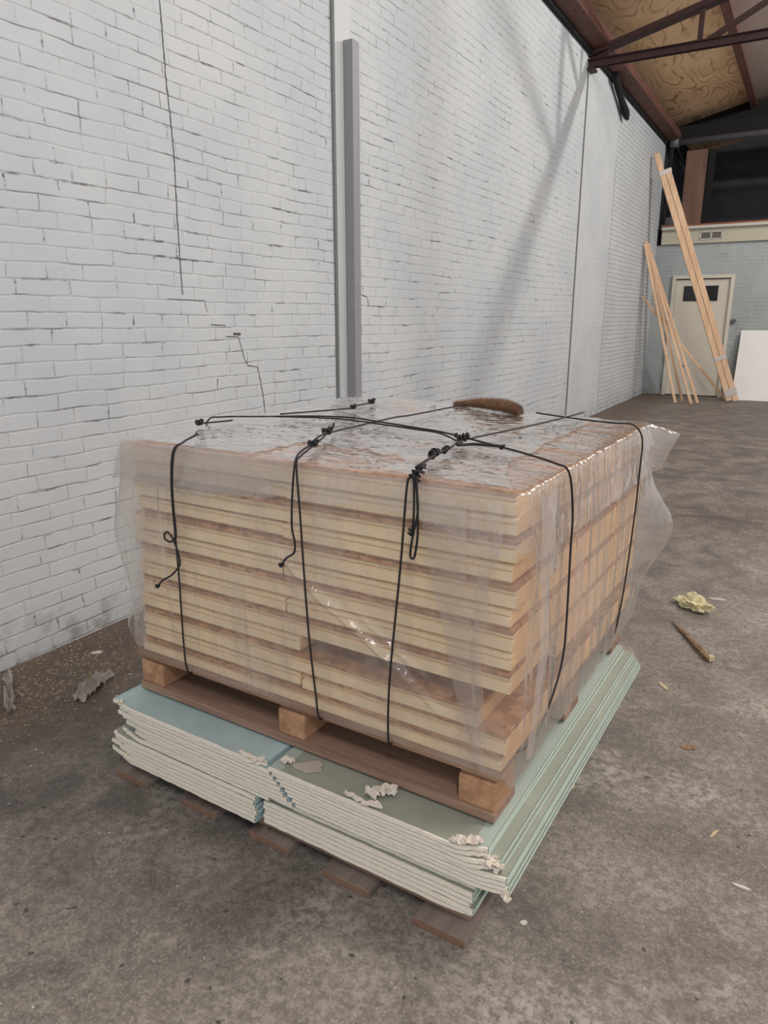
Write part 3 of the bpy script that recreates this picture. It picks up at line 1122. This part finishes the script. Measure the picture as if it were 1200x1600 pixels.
# ------------------------------------------------------------------ film wrap
U0, U1, V0, V1 = 0.018, 1.156, -0.004, 1.086
CORDS_F = [0.23, 0.65, 0.895]
CORDS_R = [0.25, 0.88]


def perim(s, rad=0.025):
    """point and outward normal on the rounded outline, s in metres from the front left corner, anticlockwise"""
    segs = [((U0 + rad, V0), (U1 - rad, V0), (0, -1)), ((U1, V0 + rad), (U1, V1 - rad), (1, 0)),
            ((U1 - rad, V1), (U0 + rad, V1), (0, 1)), ((U0, V1 - rad), (U0, V0 + rad), (-1, 0))]
    cen = [(U1 - rad, V0 + rad), (U1 - rad, V1 - rad), (U0 + rad, V1 - rad), (U0 + rad, V0 + rad)]
    arc = rad * PI / 2
    for (a, b, n), c in zip(segs, cen):
        L = math.hypot(b[0] - a[0], b[1] - a[1])
        if s <= L:
            f = s / L
            return (a[0] + (b[0] - a[0]) * f, a[1] + (b[1] - a[1]) * f), n
        s -= L
        if s <= arc:
            a0 = math.atan2(n[1], n[0]) + s / rad
            return (c[0] + rad * math.cos(a0), c[1] + rad * math.sin(a0)), (math.cos(a0), math.sin(a0))
        s -= arc
    return (segs[0][0][0], segs[0][0][1]), (0, -1)


RAD = 0.025
LF = (U1 - U0) - 2 * RAD
LS = (V1 - V0) - 2 * RAD
ARC = RAD * PI / 2
PT = 2 * (LF + LS) + 4 * ARC
S_FR = LF + ARC / 2
S_BR = LF + ARC + LS + ARC / 2
S_BL = 2 * LF + LS + 2.5 * ARC
S_FL = PT - ARC / 2


def dist_s(a, b):
    d = abs(a - b)
    return min(d, PT - d)


def cord_damp(s):
    f = 1.0
    for c in CORDS_F:
        f = min(f, 0.12 + 0.88 * min(1, dist_s(s, c - U0 - RAD) / 0.07))
    for c in CORDS_R:
        f = min(f, 0.12 + 0.88 * min(1, dist_s(s, LF + ARC + c - V0 - RAD) / 0.07))
    return f


def bump1(x, c, w_):
    return math.exp(-((x - c) / w_) ** 2)


def cyc(s, freq, z, zf, seed):
    a = s / PT * 2 * PI
    R = freq * PT / (2 * PI)
    return noise.noise(Vector((math.cos(a) * R, math.sin(a) * R, z * zf + seed)))


def lbuild(m, name, mat, parent):
    for f in m.bm.faces:
        f.smooth = True
    return m.build(name, mat, parent, fix=False)


wrapE = lthing('film_wrap', 'clear crinkled plastic film wrapped round the sides of the panel stack', 'plastic film', 0.585, 0.54, ZD)
m = MB()
NS, NZ = 1300, 140
rows = []
for j in range(NZ + 1):
    f = j / NZ
    row = []
    for i in range(NS):
        s = PT * i / NS
        (pu, pv), n = perim(s)
        zlow = 0.424 + 0.008 * cyc(s, 6, 0, 0, 4)
        if LF + ARC * 0.5 < s < LF + LS + ARC * 1.5:
            zlow = 0.400 + 0.01 * cyc(s, 6, 0, 0, 4)
        z = zlow + (ZT2 + 0.002 - zlow) * f
        dmp = cord_damp(s)
        k1 = cyc(s, 10, z, 1.6, 11)
        k2 = cyc(s, 26, z, 2.4, 23)
        k3 = cyc(s, 60, z, 6, 31)
        ridge = (1 - abs(cyc(s, 15, z, 1.0, 41)) * 2.2)
        d = 0.006 + dmp * (0.011 * (k1 + 0.35) + 0.005 * k2 + 0.0018 * k3 + 0.007 * max(0, ridge) ** 3)
        env = min(1, f * 6) * min(1, (1 - f) * 5)
        d = 0.004 + (d - 0.004) * (0.35 + 0.65 * env)
        # looser at the corners
        if s < LF:
            tt = ((pu - 0.56) * 0.85 + (0.82 - z) * 0.53)
            if -0.02 < tt < 0.56:
                dd = (pu - 0.56) * 0.53 - (0.82 - z) * 0.85 + 0.012 * nz(tt * 9, 2, 2)
                d += 0.014 * bump1(dd, 0, 0.0105) * min(1, 8 * (tt + 0.02)) * min(1, 8 * (0.56 - tt))
                d += 0.010 * bump1(dd, 0.034, 0.008) * bump1(tt, 0.36, 0.10)
        cr = bump1(dist_s(s, S_FR), 0, 0.10)
        d += cr * env * (0.018 * abs(cyc(s, 30, z, 3, 51)) + 0.006)
        du, dv = n[0] * max(d, 0.0025), n[1] * max(d, 0.0025)
        # dog-ear folds standing out at the corners
        e = bump1(dist_s(s, S_BR), 0, 0.040) * bump1(z, 0.70, 0.13)
        du += 0.088 * e + 0.02 * e * k2
        dv += 0.060 * e
        e = bump1(dist_s(s, S_FL), 0.0, 0.05) * (bump1(z, 0.78, 0.13) + 0.5 * bump1(z, 0.50, 0.06))
        du += -0.060 * e + 0.015 * e * k2
        dv += -0.005 * e
        e = bump1(dist_s(s, S_BL), 0, 0.05) * bump1(z, 0.74, 0.15)
        du -= 0.06 * e
        dv += 0.05 * e
        row.append(m.bm.verts.new((pu + du - 0.585, pv + dv - 0.54, z - ZD)))
    rows.append(row)
for A, B in zip(rows, rows[1:]):
    for i in range(NS):
        q = (i + 1) % NS
        m.bm.faces.new((A[i], A[q], B[q], B[i]))
lbuild(m, 'side_film', M['wrap'], wrapE)


def ribbon(La, Lb, seed, n=40, k=8):
    m = MB()

    def at(L, f):
        q = f * (len(L) - 1)
        i = min(int(q), len(L) - 2)
        return Vector(L[i]).lerp(Vector(L[i + 1]), q - i)
    g = []
    for i in range(n + 1):
        f = i / n
        a, b = at(La, f), at(Lb, f)
        row = []
        for j in range(k + 1):
            h = j / k
            p = a.lerp(b, h)
            o = 0.006 * nz(h * 3 + seed, f * 2.5, seed) + 0.003 * nz(h * 9 + seed, f * 6, 1)
            o = o * math.sin(PI * h) + 0.004 * math.sin(PI * h)
            nn = Vector((1, 0, 0)) if a.x > U1 and b.x > U1 else Vector((0, -1, 0))
            e = Vector((nz(f * 5, seed, 8), 0, 0)) * 0.006 if nn.y else Vector((0, nz(f * 5, seed, 8), 0)) * 0.006
            row.append(m.bm.verts.new(p + nn * o + e - Vector((0.585, 0.54, ZD))))
        g.append(row)
    for i in range(n):
        for j in range(k):
            m.bm.faces.new((g[i][j], g[i][j + 1], g[i + 1][j + 1], g[i + 1][j]))
    return lbuild(m, 'fold_and_glare_strip', M['fold'], wrapE)


ribbon([(0.945, -.030, 1.02), (0.985, -.034, 0.85), (1.03, -.034, 0.65), (1.085, -.03, 0.46)], [(1.055, -.032, 1.02), (1.060, -.034, 0.85), (1.085, -.034, 0.65), (1.112, -.03, 0.45)], 1.5)
ribbon([(1.09, -.03, 1.03), (1.115, -.036, 0.95), (1.085, -.036, 0.86), (1.075, -.034, 0.70), (1.09, -.03, 0.52)], [(1.125, -.03, 1.03), (1.135, -.036, 0.95), (1.108, -.036, 0.86), (1.10, -.034, 0.70), (1.115, -.03, 0.50)], 4.5)
ribbon([(1.186, 0.02, 1.035), (1.190, 0.025, 0.95), (1.190, 0.02, 0.86)], [(1.186, 0.125, 1.035), (1.190, 0.12, 0.95), (1.190, 0.14, 0.86)], 7.5)  # milky strip standing in for the sky's reflection on the film
ribbon([(1.184, 0.05, 0.86), (1.188, 0.06, 0.70), (1.182, 0.03, 0.46)], [(1.184, 0.10, 0.86), (1.188, 0.125, 0.70), (1.182, 0.075, 0.46)], 9.5)
ribbon([(0.015, -.012, 1.050), (0.012, -.019, 1.00), (0.012, -.021, 0.945)], [(0.62, -.012, 1.050), (0.575, -.018, 1.00), (0.52, -.020, 0.955)], 15.5, 14, 80)
ribbon([(0.055, -.03, 0.86), (0.05, -.034, 0.70), (0.035, -.03, 0.47)], [(0.125, -.03, 0.88), (0.105, -.034, 0.70), (0.085, -.03, 0.46)], 12.5)


def top_z(u, v):
    z = 0.0035
    z += 0.0030 * (nz(u * 9 + v * 3, v * 9, 1.2) + 0.4)
    a = 0.5 * u + 0.9 * v
    b = 0.9 * u - 0.5 * v
    z += 0.0050 * abs(nz(a * 22, b * 5, 7.7))
    z += 0.0016 * nz(u * 60, v * 60, 3)
    z += 0.022 * bump1(u, 0.30, 0.20) * bump1(v, 1.03, 0.13)
    z += 0.010 * bump1(u, 0.05, 0.08) * bump1(v, 1.0, 0.2)
    return z


capE = lthing('film_cover', 'clear wrinkled plastic cover sheet draped over the top of the panel stack', 'plastic film', 0.585, 0.54, ZT2)
m = MB()
rows = []
NR = 34
cu, cv = (U0 + U1) / 2, (V0 + V1) / 2
for j in range(NR + 1):
    f = 0.02 + 0.98 * j / NR
    row = []
    for i in range(NS):
        s = PT * i / NS
        (pu, pv), n = perim(s)
        pu, pv = cu + (pu + n[0] * 0.006 - cu) * f, cv + (pv + n[1] * 0.006 - cv) * f
        z = top_z(pu, pv)
        if f > 0.97:
            z -= 0.002
        row.append(m.bm.verts.new((pu - 0.585, pv - 0.54, z)))
    rows.append(row)
NK = 16
for j in range(1, NK + 1):
    f = j / NK
    row = []
    for i in range(NS):
        s = PT * i / NS
        (pu, pv), n = perim(s)
        dmp = cord_damp(s)
        drop = 0.112 + 0.012 * cyc(s, 3, 0, 0, 71)
        if s < LF:
            drop -= 0.045 * min(1, max(0, (pu - 0.30) / 0.3)) - 0.055 * bump1(pu, 1.12, 0.12)
        if LF + ARC < s < LF + LS + ARC:
            drop += 0.035
        k1 = cyc(s, 12, f, 0.5, 81)
        k2 = cyc(s, 34, f, 1.0, 91)
        d = 0.008 + f * 0.010 + dmp * f * (0.010 * (k1 + 0.3) + 0.005 * k2)
        d += 0.004 * dmp * cyc(s, 70, f, 1, 95)
        d = max(d, 0.006)
        du, dv = n[0] * d, n[1] * d
        e = bump1(dist_s(s, S_BR), 0, 0.045) * min(1, f * 2.5) * (1.0 - 0.55 * f)
        du += 0.105 * e
        dv += 0.070 * e
        zup = 0.012 * e
        e = bump1(dist_s(s, S_FL), 0, 0.05) * min(1, f * 2)
        du -= 0.022 * e
        e = bump1(dist_s(s, S_BL), 0, 0.06) * min(1, f * 2)
        du -= 0.04 * e
        dv += 0.04 * e
        e = bump1(dist_s(s, S_FR), 0, 0.05) * f
        du += 0.012 * e * (1 + k2)
        dv -= 0.012 * e
        z = top_z(pu, pv) - drop * f - 0.004 + zup
        row.append(m.bm.verts.new((pu + du - 0.585, pv + dv - 0.54, z)))
    rows.append(row)
for A, B in zip(rows, rows[1:]):
    for i in range(NS):
        q = (i + 1) % NS
        m.bm.faces.new((A[i], B[i], B[q], A[q]))
m.bm.faces.new(list(rows[0]))
lbuild(m, 'cover_sheet', M['cap'], capE)

# folded-over second layer of the cover on top
m = MB()
nu, nv = 90, 90
g = []
for i in range(nu + 1):
    row = []
    for j in range(nv + 1):
        fu, fv = i / nu, j / nv
        v = 0.006 + 1.07 * fv
        ur = 1.03 + 0.02 * nz(v * 4, 3, 3) + (0.10 * max(0, 1 - v / 0.26)) - 0.02 * v
        u = 0.024 + (ur - 0.024) * fu
        if v < 0.20 and 0.47 < u < 0.80:
            pass
        z = top_z(u, v) + 0.0035 + 0.0030 * abs(nz(u * 14, v * 14, 13)) + 0.0018 * nz(u * 40, v * 22, 17)
        row.append(m.bm.verts.new((u - 0.585, v - 0.54, z)))
    g.append(row)
for i in range(nu):
    for j in range(nv):
        u = g[i][j].co.x + 0.585
        v = g[i][j].co.y + 0.54
        edge = 0.22 - 0.42 * (u - 0.48)
        if 0.47 < u < 0.83 and v < 0.205 - 0.10 * abs(nz(u * 9, 1, 1)) - 0.35 * max(0, u - 0.66):
            continue
        m.bm.faces.new((g[i][j], g[i + 1][j], g[i + 1][j + 1], g[i][j + 1]))
for v_ in [v for v in m.bm.verts if not v.link_faces]:
    m.bm.verts.remove(v_)
lbuild(m, 'folded_layer', M['fold'], capE)

# ------------------------------------------------------------------ cords
CR = 0.0025


def knot(m, c, r=0.009, turns=2.6, ax=(1, 0, 0.3)):
    ax = Vector(ax).normalized()
    x = ax.orthogonal().normalized()
    y = ax.cross(x)
    pts = []
    n = int(turns * 9)
    for i in range(n + 1):
        a = 2 * PI * turns * i / n
        pts.append(Vector(c) + ax * (i / n - 0.5) * r * 2.4 + (x * math.cos(a) + y * math.sin(a)) * r * (0.75 + 0.25 * math.sin(a * 0.7)))
    m.tube(pts, CR * 1.1, 7, sub=2)
    m.tube([Vector(c) - ax * r * 1.4 + y * r * 0.6, Vector(c) + ax * r * 0.2 - y * r * 0.4, Vector(c) + ax * r * 1.5 + x * r * 0.8], CR * 1.2, 7, sub=4)


def cord(label, parts, base):
    t = lthing('tie_cord', label, 'cord', base[0], base[1], base[2], 'black cords tying the load')
    inv = Matrix.Translation((-base[0], -base[1], -base[2]))
    for nm, items in parts:
        for it in items:
            m = MB()
            if it[0] == 'k':
                knot(m, inv @ Vector(it[1]), *it[2:])
            else:
                m.tube([inv @ Vector(p) for p in it[1]], it[2] if len(it) > 2 else CR, 7, sub=5)
            m.build('knot' if it[0] == 'k' else nm, M['cord'], t)
    return t


TZ = 1.066


def Tp(l, z=TZ):
    return [(a, b, z) for a, b in l]


cord('black cord at the left of the front, its loose end curling in a small loop', [
    ('cord', [('t', Tp([(0.224, 0.081), (0.245, 0.04)]) + [(0.258, -0.004, 1.060), (0.253, -0.034, 1.040), (0.237, -0.034, 0.946), (0.226, -0.024, 0.808), (0.223, -0.020, 0.701), (0.218, -0.018, 0.515), (0.220, -0.016, 0.432), (0.222, 0.0, 0.412), (0.222, 0.08, 0.408)]),
              ('t', Tp([(0.224, 0.075), (0.249, 0.045)], TZ + .004) + [(0.264, -0.006, 1.062), (0.260, -0.036, 1.040), (0.243, -0.036, 0.946), (0.233, -0.027, 0.83), (0.231, -0.027, 0.811)])]),
    ('loose_end', [('t', [(0.231, -0.027, 0.818), (0.222, -0.029, 0.803), (0.210, -0.029, 0.797), (0.194, -0.029, 0.801), (0.190, -0.029, 0.812), (0.200, -0.029, 0.823), (0.215, -0.03, 0.817), (0.226, -0.03, 0.800), (0.238, -0.03, 0.774), (0.242, -0.03, 0.745), (0.232, -0.03, 0.728), (0.204, -0.03, 0.703), (0.172, -0.03, 0.684), (0.150, -0.03, 0.664)]),
                   ('k', (0.148, -0.03, 0.662), 0.004, 1.2)])], (0.23, -0.02, ZD))
cord('black cord at the middle of the front, a loose end hanging beside it', [
    ('cord', [('t', Tp([(0.478, 0.329), (0.500, 0.278), (0.545, 0.19), (0.587, 0.102), (0.616, 0.04)]) + [(0.634, -0.008, 1.062), (0.637, -0.027, 1.045), (0.642, -0.026, 0.936), (0.647, -0.024, 0.783), (0.655, -0.022, 0.624), (0.667, -0.018, 0.476), (0.670, -0.016, 0.432), (0.671, 0.0, 0.412), (0.671, 0.08, 0.408)]),
              ('t', Tp([(0.500, 0.278), (0.540, 0.175), (0.580, 0.106), (0.606, 0.042)], TZ + .003)),
              ('t', Tp([(0.500, 0.278), (0.496, 0.395), (0.491, 0.625), (0.507, 0.704), (0.52, 0.9), (0.53, 1.07)]) )]),
    ('knot', [('k', (0.587, 0.102, TZ + 0.006)), ('k', (0.500, 0.278, TZ + 0.006), 0.010), ('t', [(0.500, 0.278, TZ), (0.478, 0.329, TZ + .004), (0.462, 0.36, TZ + .012)], 0.0035)]),
    ('loose_end', [('t', [(0.606, 0.042, TZ + .003), (0.630, -0.012, 1.066), (0.635, -0.031, 1.045), (0.626, -0.031, 0.981), (0.621, -0.031, 0.905), (0.628, -0.031, 0.868), (0.625, -0.031, 0.841), (0.602, -0.031, 0.824), (0.587, -0.031, 0.806)]),
                   ('k', (0.586, -0.031, 0.804), 0.004, 1.2)])], (0.65, -0.02, ZD))
cord('black cord at the right of the front with a long hanging loop at its top', [
    ('cord', [('t', [(0.930, -0.012, 1.062), (0.928, -0.026, 1.052), (0.920, -0.028, 1.03), (0.905, -0.025, 0.862), (0.877, -0.022, 0.586), (0.870, -0.016, 0.432), (0.870, 0.0, 0.412), (0.868, 0.08, 0.408)]),
              ('t', Tp([(0.923, 0.009), (0.9, 0.108), (0.892, 0.146), (0.884, 0.225), (0.86, 0.324), (0.857, 0.366), (0.872, 0.47), (0.904, 0.648), (0.937, 0.9), (0.95, 1.07)])),
              ('t', Tp([(0.926, 0.006), (0.905, 0.108), (0.897, 0.146), (0.889, 0.225), (0.864, 0.324)], TZ + .004))]),
    ('knot', [('k', (0.938, -0.016, 1.062), 0.013, 3.2, (0.2, 0.4, 1)), ('k', (0.895, 0.135, TZ + 0.006), 0.010, 3.0, (0.1, 1, 0)), ('k', (0.862, 0.345, TZ + 0.008), 0.013, 3.4, (1, 0.6, 0)), ('k', (0.890, 0.20, TZ + 0.004), 0.007, 2.0, (0.1, 1, 0))]),
    ('loose_end', [('t', [(0.940, -0.028, 1.058), (0.948, -0.034, 1.009), (0.950, -0.034, 0.942), (0.944, -0.034, 0.893), (0.938, -0.034, 0.884), (0.933, -0.034, 0.893), (0.940, -0.036, 0.935), (0.951, -0.037, 0.983), (0.949, -0.036, 1.02), (0.944, -0.03, 1.056)]),
                   ('t', [(0.937, -0.030, 1.06), (0.943, -0.038, 0.997), (0.941, -0.038, 0.958), (0.937, -0.036, 0.944)]),
                   ('k', (0.936, -0.036, 0.942), 0.006, 1.8, (0, 0, 1))])], (0.9, -0.02, ZD))
cord('long black cord crossing the top, then down the near right side', [
    ('cord', [('t', [(-0.012, 0.30, 0.95), (0.010, 0.325, 1.055)] + Tp([(0.05, 0.35), (0.145, 0.42), (0.27, 0.51), (0.389, 0.545), (0.501, 0.517), (0.654, 0.470), (0.745, 0.442), (0.85, 0.385), (0.989, 0.301), (1.07, 0.248)], TZ + .003) + [(1.150, 0.196, 1.066), (1.178, 0.205, 1.048), (1.180, 0.244, 0.952), (1.178, 0.255, 0.861), (1.176, 0.270, 0.702), (1.174, 0.272, 0.604), (1.172, 0.235, 0.535), (1.166, 0.165, 0.470), (1.150, 0.12, 0.43), (1.10, 0.09, 0.408)]),
              ('t', Tp([(0.171, 0.45), (0.30, 0.50), (0.421, 0.510), (0.657, 0.455), (0.755, 0.428), (0.845, 0.345)], TZ + .001))]),
    ('loose_end', [('t', Tp([(0.875, 0.320), (0.887, 0.268), (0.90, 0.275), (0.916, 0.296), (0.965, 0.302), (0.99, 0.303)], TZ + .005), 0.0036), ('k', (0.985, 0.303, TZ + .004), 0.005, 1.5)])], (1.17, 0.25, ZD))
cord('black cord running down the far part of the right side of the load', [
    ('cord', [('t', Tp([(0.824, 0.973), (0.906, 0.933), (1.005, 0.892), (1.097, 0.868)]) + [(1.152, 0.865, 1.066), (1.176, 0.872, 1.040), (1.178, 0.895, 1.0), (1.178, 0.893, 0.953), (1.177, 0.890, 0.823), (1.175, 0.879, 0.706), (1.173, 0.866, 0.614), (1.170, 0.853, 0.53), (1.164, 0.84, 0.45), (1.150, 0.83, 0.415), (1.08, 0.82, 0.408)])])], (1.17, 0.87, ZD))
cord('short black cord on the back left of the top with two small knots', [
    ('cord', [('t', Tp([(0.152, 0.501), (0.211, 0.631), (0.253, 0.737), (0.256, 0.759)], TZ + .002)),
              ('t', Tp([(0.256, 0.759), (0.25, 0.80), (0.244, 0.86), (0.237, 0.90)], TZ + .006))]),
    ('knot', [('k', (0.256, 0.760, TZ + .006), 0.007), ('k', (0.237, 0.905, TZ + .010), 0.009)])], (0.2, 0.7, ZT2))
cord('short black cord end with a knot at the left edge of the top', [
    ('cord', [('t', Tp([(0.085, 0.225), (0.10, 0.26), (0.120, 0.32)], TZ + .001))]),
    ('knot', [('k', (0.085, 0.222, TZ + .005), 0.008)])], (0.1, 0.25, ZT2))

# fuzzy brown roll on the back of the top
base = W(0.64, 1.02, ZT2)
t = thing('fibre_roll', 'fuzzy brown tail-like fibre roll lying on the back edge of the film cover', 'fibre roll', base, RZ)
axis = [(-0.16, 0.055, 0.022), (-0.07, 0.035, 0.033), (0.0, 0.012, 0.036), (0.06, -0.01, 0.036), (0.105, -0.03, 0.030), (0.125, -0.042, 0.022)]
rads = [0.005, 0.012, 0.017, 0.018, 0.016, 0.006]
m = MB()
m.tube(axis, 0.02, 14, radii=rads, sub=8)
m.build('core', M['fur'], t)
m = MB()
rnd = random.Random(3)
for i in range(9000):
    f = rnd.random()
    q = f * (len(axis) - 1)
    k = min(int(q), len(axis) - 2)
    a = q - k
    c = Vector(axis[k]).lerp(Vector(axis[k + 1]), a)
    rr = rads[k] * (1 - a) + rads[k + 1] * a
    d = (Vector(axis[k + 1]) - Vector(axis[k])).normalized()
    x = d.orthogonal().normalized()
    y = d.cross(x)
    an = rnd.random() * 2 * PI
    nn = x * math.cos(an) + y * math.sin(an)
    p = c + nn * rr * 0.9
    tip = p + nn * rnd.uniform(0.004, 0.014) + d * rnd.uniform(-0.012, 0.016)
    sd = d.cross(nn) * 0.0004
    m.face([p - sd, p + sd, tip])
o = m.build('fibres', M['fur'], t, fix=False)
o['kind'] = 'stuff'
# ring eyelet on the film
m = MB()
ring = [(0.012 * math.cos(a), 0.012 * math.sin(a), 0.004 * math.sin(a) + 0.003) for a in [2 * PI * k / 16 for k in range(17)]]
m.tube(ring, 0.0013, 6, sub=1)
o = m.build('wire_ring', M['metal'], None, W(0.455, 0.955, ZT2 + 0.016))
tag(o, 'small wire ring on the film cover left of the fuzzy brown roll', 'ring')

# ------------------------------------------------------------------ litter on the floor
def blob(name, loc, s, seed, mat, label, cat, group=None, sub=3, rough=0.5, rz=0):
    bm = bmesh.new()
    bmesh.ops.create_icosphere(bm, subdivisions=sub, radius=1.0)
    for v in bm.verts:
        n_ = 1 + rough * nz(v.co.x * 1.6 + seed, v.co.y * 1.6, v.co.z * 1.6) + rough * 0.5 * nz(v.co.x * 5, v.co.y * 5 + seed, v.co.z * 5)
        v.co = Vector((v.co.x * s[0] * n_, v.co.y * s[1] * n_, (max(v.co.z, -0.7) + 0.7) * s[2] * n_))
    mb = MB()
    mb.bm.free()
    mb.bm = bm
    o = mb.build(name, mat)
    o.location = loc
    o.rotation_euler = (0, 0, rz)
    tag(o, label, cat, group)
    return o


blob('wool_tuft', (2.282, 2.285, 0.0), (0.075, 0.05, 0.028), 4.0, M['wool'], 'ragged pale yellow tuft of mineral wool on the floor right of the load', 'insulation tuft', None, 4, 0.8, -0.6)
t = thing('wood_splinter', 'long pointed wooden stick lying on the floor right of the load', 'stick', (2.325, 1.88, 0.0))
m = MB()
pa, pb = Vector((2.226 - 2.325, 2.058 - 1.88, 0.008)), Vector((2.424 - 2.325, 1.709 - 1.88, 0.014))
m.tube([pa, pa.lerp(pb, .2), pa.lerp(pb, .6), pa.lerp(pb, .93), pb], 0.01, 5, radii=[0.002, 0.007, 0.011, 0.0135, 0.012], sub=2, smooth=False)
m.build('shaft', M['stick'], t)
m = MB()
m.bar(pa.lerp(pb, .93) + Vector((0.012, 0.0, 0.0)), pb + Vector((0.01, 0.0, 0.002)), 0.022, 0.020)
m.build('block_end', M['chip'], t)


def chipf(loc, L, wd, rz, label, mat='chip'):
    m = MB()
    h = 0.004
    pts = [(-L / 2, 0), (-L * .2, -wd * .45), (L * .35, -wd * .35), (L / 2, wd * .1), (L * .2, wd * .5), (-L * .25, wd * .35)]
    a = [m.bm.verts.new((x, y, 0.0005)) for x, y in pts]
    b = [m.bm.verts.new((x, y, h * (0.7 + 0.6 * (x / L + .5)))) for x, y in pts]
    m.bm.faces.new(list(reversed(a)))
    m.bm.faces.new(b)
    for i in range(6):
        j = (i + 1) % 6
        m.bm.faces.new((a[i], a[j], b[j], b[i]))
    o = m.build('wood_chip', M[mat], None, loc)
    o.rotation_euler = (0, 0, rz)
    tag(o, label, 'wood chip', 'wood chips on the floor')


chipf((2.297, 1.405, 0), 0.065, 0.016, -0.9, 'pale pointed wood chip on the floor just before the long stick')
chipf((2.165, 0.640, 0), 0.055, 0.014, 1.9, 'pale wood chip close to the right side of the plasterboards')
chipf((2.640, 0.450, 0), 0.045, 0.010, -0.1, 'thin white sliver on the open floor at the right of the photo', 'whitebit')
chipf((2.212, 0.074, 0), 0.018, 0.014, 0.4, 'small white crumb on the floor off the right front corner of the low pallet', 'whitebit')
chipf((2.374, 2.461, 0), 0.09, 0.035, 0.1, 'flat pale flake on the floor beyond the mineral wool tuft', 'dust')
chipf((0.185, 0.50, 0), 0.05, 0.03, 0.6, 'pale leaf shaped chip on the dirt at the wall foot', 'whitebit')
chipf((2.56, 0.62, 0), 0.045, 0.008, 1.2, 'thin brown sliver on the floor at the lower right')
chipf((2.44, 1.02, 0), 0.05, 0.03, 0.3, 'brown scuffed scrap on the open floor right of the load', 'stick')

# crumpled rag and strip at the wall foot
def sheet(name, loc, L, wd, seed, mat, label, cat, rz, amp):
    m = MB()
    n, k = 22, 9
    g = []
    for i in range(n + 1):
        row = []
        for j in range(k + 1):
            a, b = i / n - .5, j / k - .5
            ww = wd * (0.55 + 0.7 * abs(nz(a * 3, seed, 0)))
            x, y = a * L, b * ww + 0.18 * wd * nz(a * 5, seed, 2)
            z = 0.003 + amp * max(0.0, 0.35 + nz(a * 5 + seed, b * 4, 1) + 0.5 * nz(a * 13, b * 9 + seed, 5))
            row.append(m.bm.verts.new((x, y, z)))
        g.append(row)
    for i in range(n):
        for j in range(k):
            m.bm.faces.new((g[i][j], g[i + 1][j], g[i + 1][j + 1], g[i][j + 1]))
    o = m.build(name, M[mat], None, loc)
    sol = o.modifiers.new('thickness', 'SOLIDIFY')
    sol.thickness = 0.0008
    o.rotation_euler = (0, 0, rz)
    tag(o, label, cat)
    return o


sheet('plastic_rag', (0.435, 0.285, 0), 0.19, 0.09, 2.0, 'rag', 'crumpled grey plastic rag on the dirt between wall and plasterboards', 'rag', 1.9, 0.045)
sheet('film_scrap', (0.215, 0.090, 0), 0.30, 0.05, 6.0, 'scrap', 'twisted strip of clear film on the floor at the wall foot', 'film scrap', -0.55, 0.05)

rnd = random.Random(11)


def scatter(name, label, n, fn, mat, smin, smax, flat=0.35):
    m = MB()
    for i in range(n):
        x, y = fn()
        s = rnd.uniform(smin, smax)
        el = rnd.uniform(0.25, 1.0)
        a = rnd.random() * PI
        h = s * flat
        pts = [(math.cos(q) * s, math.sin(q) * s * el) for q in (0, 1.3, 2.7, 4.1, 5.2)]
        pts = [(px * math.cos(a) - py * math.sin(a), px * math.sin(a) + py * math.cos(a)) for px, py in pts]
        base_ = [m.bm.verts.new((x + px, y + py, 0.0004)) for px, py in pts]
        top_ = [m.bm.verts.new((x + px * .8, y + py * .8, h * rnd.uniform(.6, 1.2))) for px, py in pts]
        m.bm.faces.new(top_)
        for q in range(5):
            m.bm.faces.new((base_[q], base_[(q + 1) % 5], top_[(q + 1) % 5], top_[q]))
    o = m.build(name, M[mat], None)
    tag(o, label, 'litter', None, 'stuff')
    return o


def near_wall():
    while True:
        x = abs(rnd.gauss(0.22, 0.16)) + 0.01
        y = rnd.gauss(0.22, 0.28)
        if x < 0.85 and not (x > 0.78 and y > -0.2):
            return x, y


def wide_wall():
    while True:
        x, y = rnd.uniform(0.0, 0.8), rnd.uniform(-0.5, 2.2)
        return x, y


def open_floor():
    while True:
        if rnd.random() < 0.5:
            x, y = rnd.uniform(0.6, 3.2), rnd.uniform(-1.0, 0.0)
            if y > -0.15 and x < 2.3:
                continue
            return x, y
        x, y = rnd.uniform(2.25, 4.0), rnd.uniform(0, 3.5)
        return x, y


scatter('straw_litter', 'straw coloured litter strewn on the dirt along the foot of the brick wall', 1500, near_wall, 'litter', 0.0014, 0.0066)
scatter('pale_grit', 'pale crumbs scattered on the dirt behind and left of the stacks', 160, wide_wall, 'whitebit', 0.0012, 0.005)
scatter('white_specks', 'fine white specks scattered over the open concrete floor', 130, open_floor, 'whitebit', 0.0010, 0.0034)
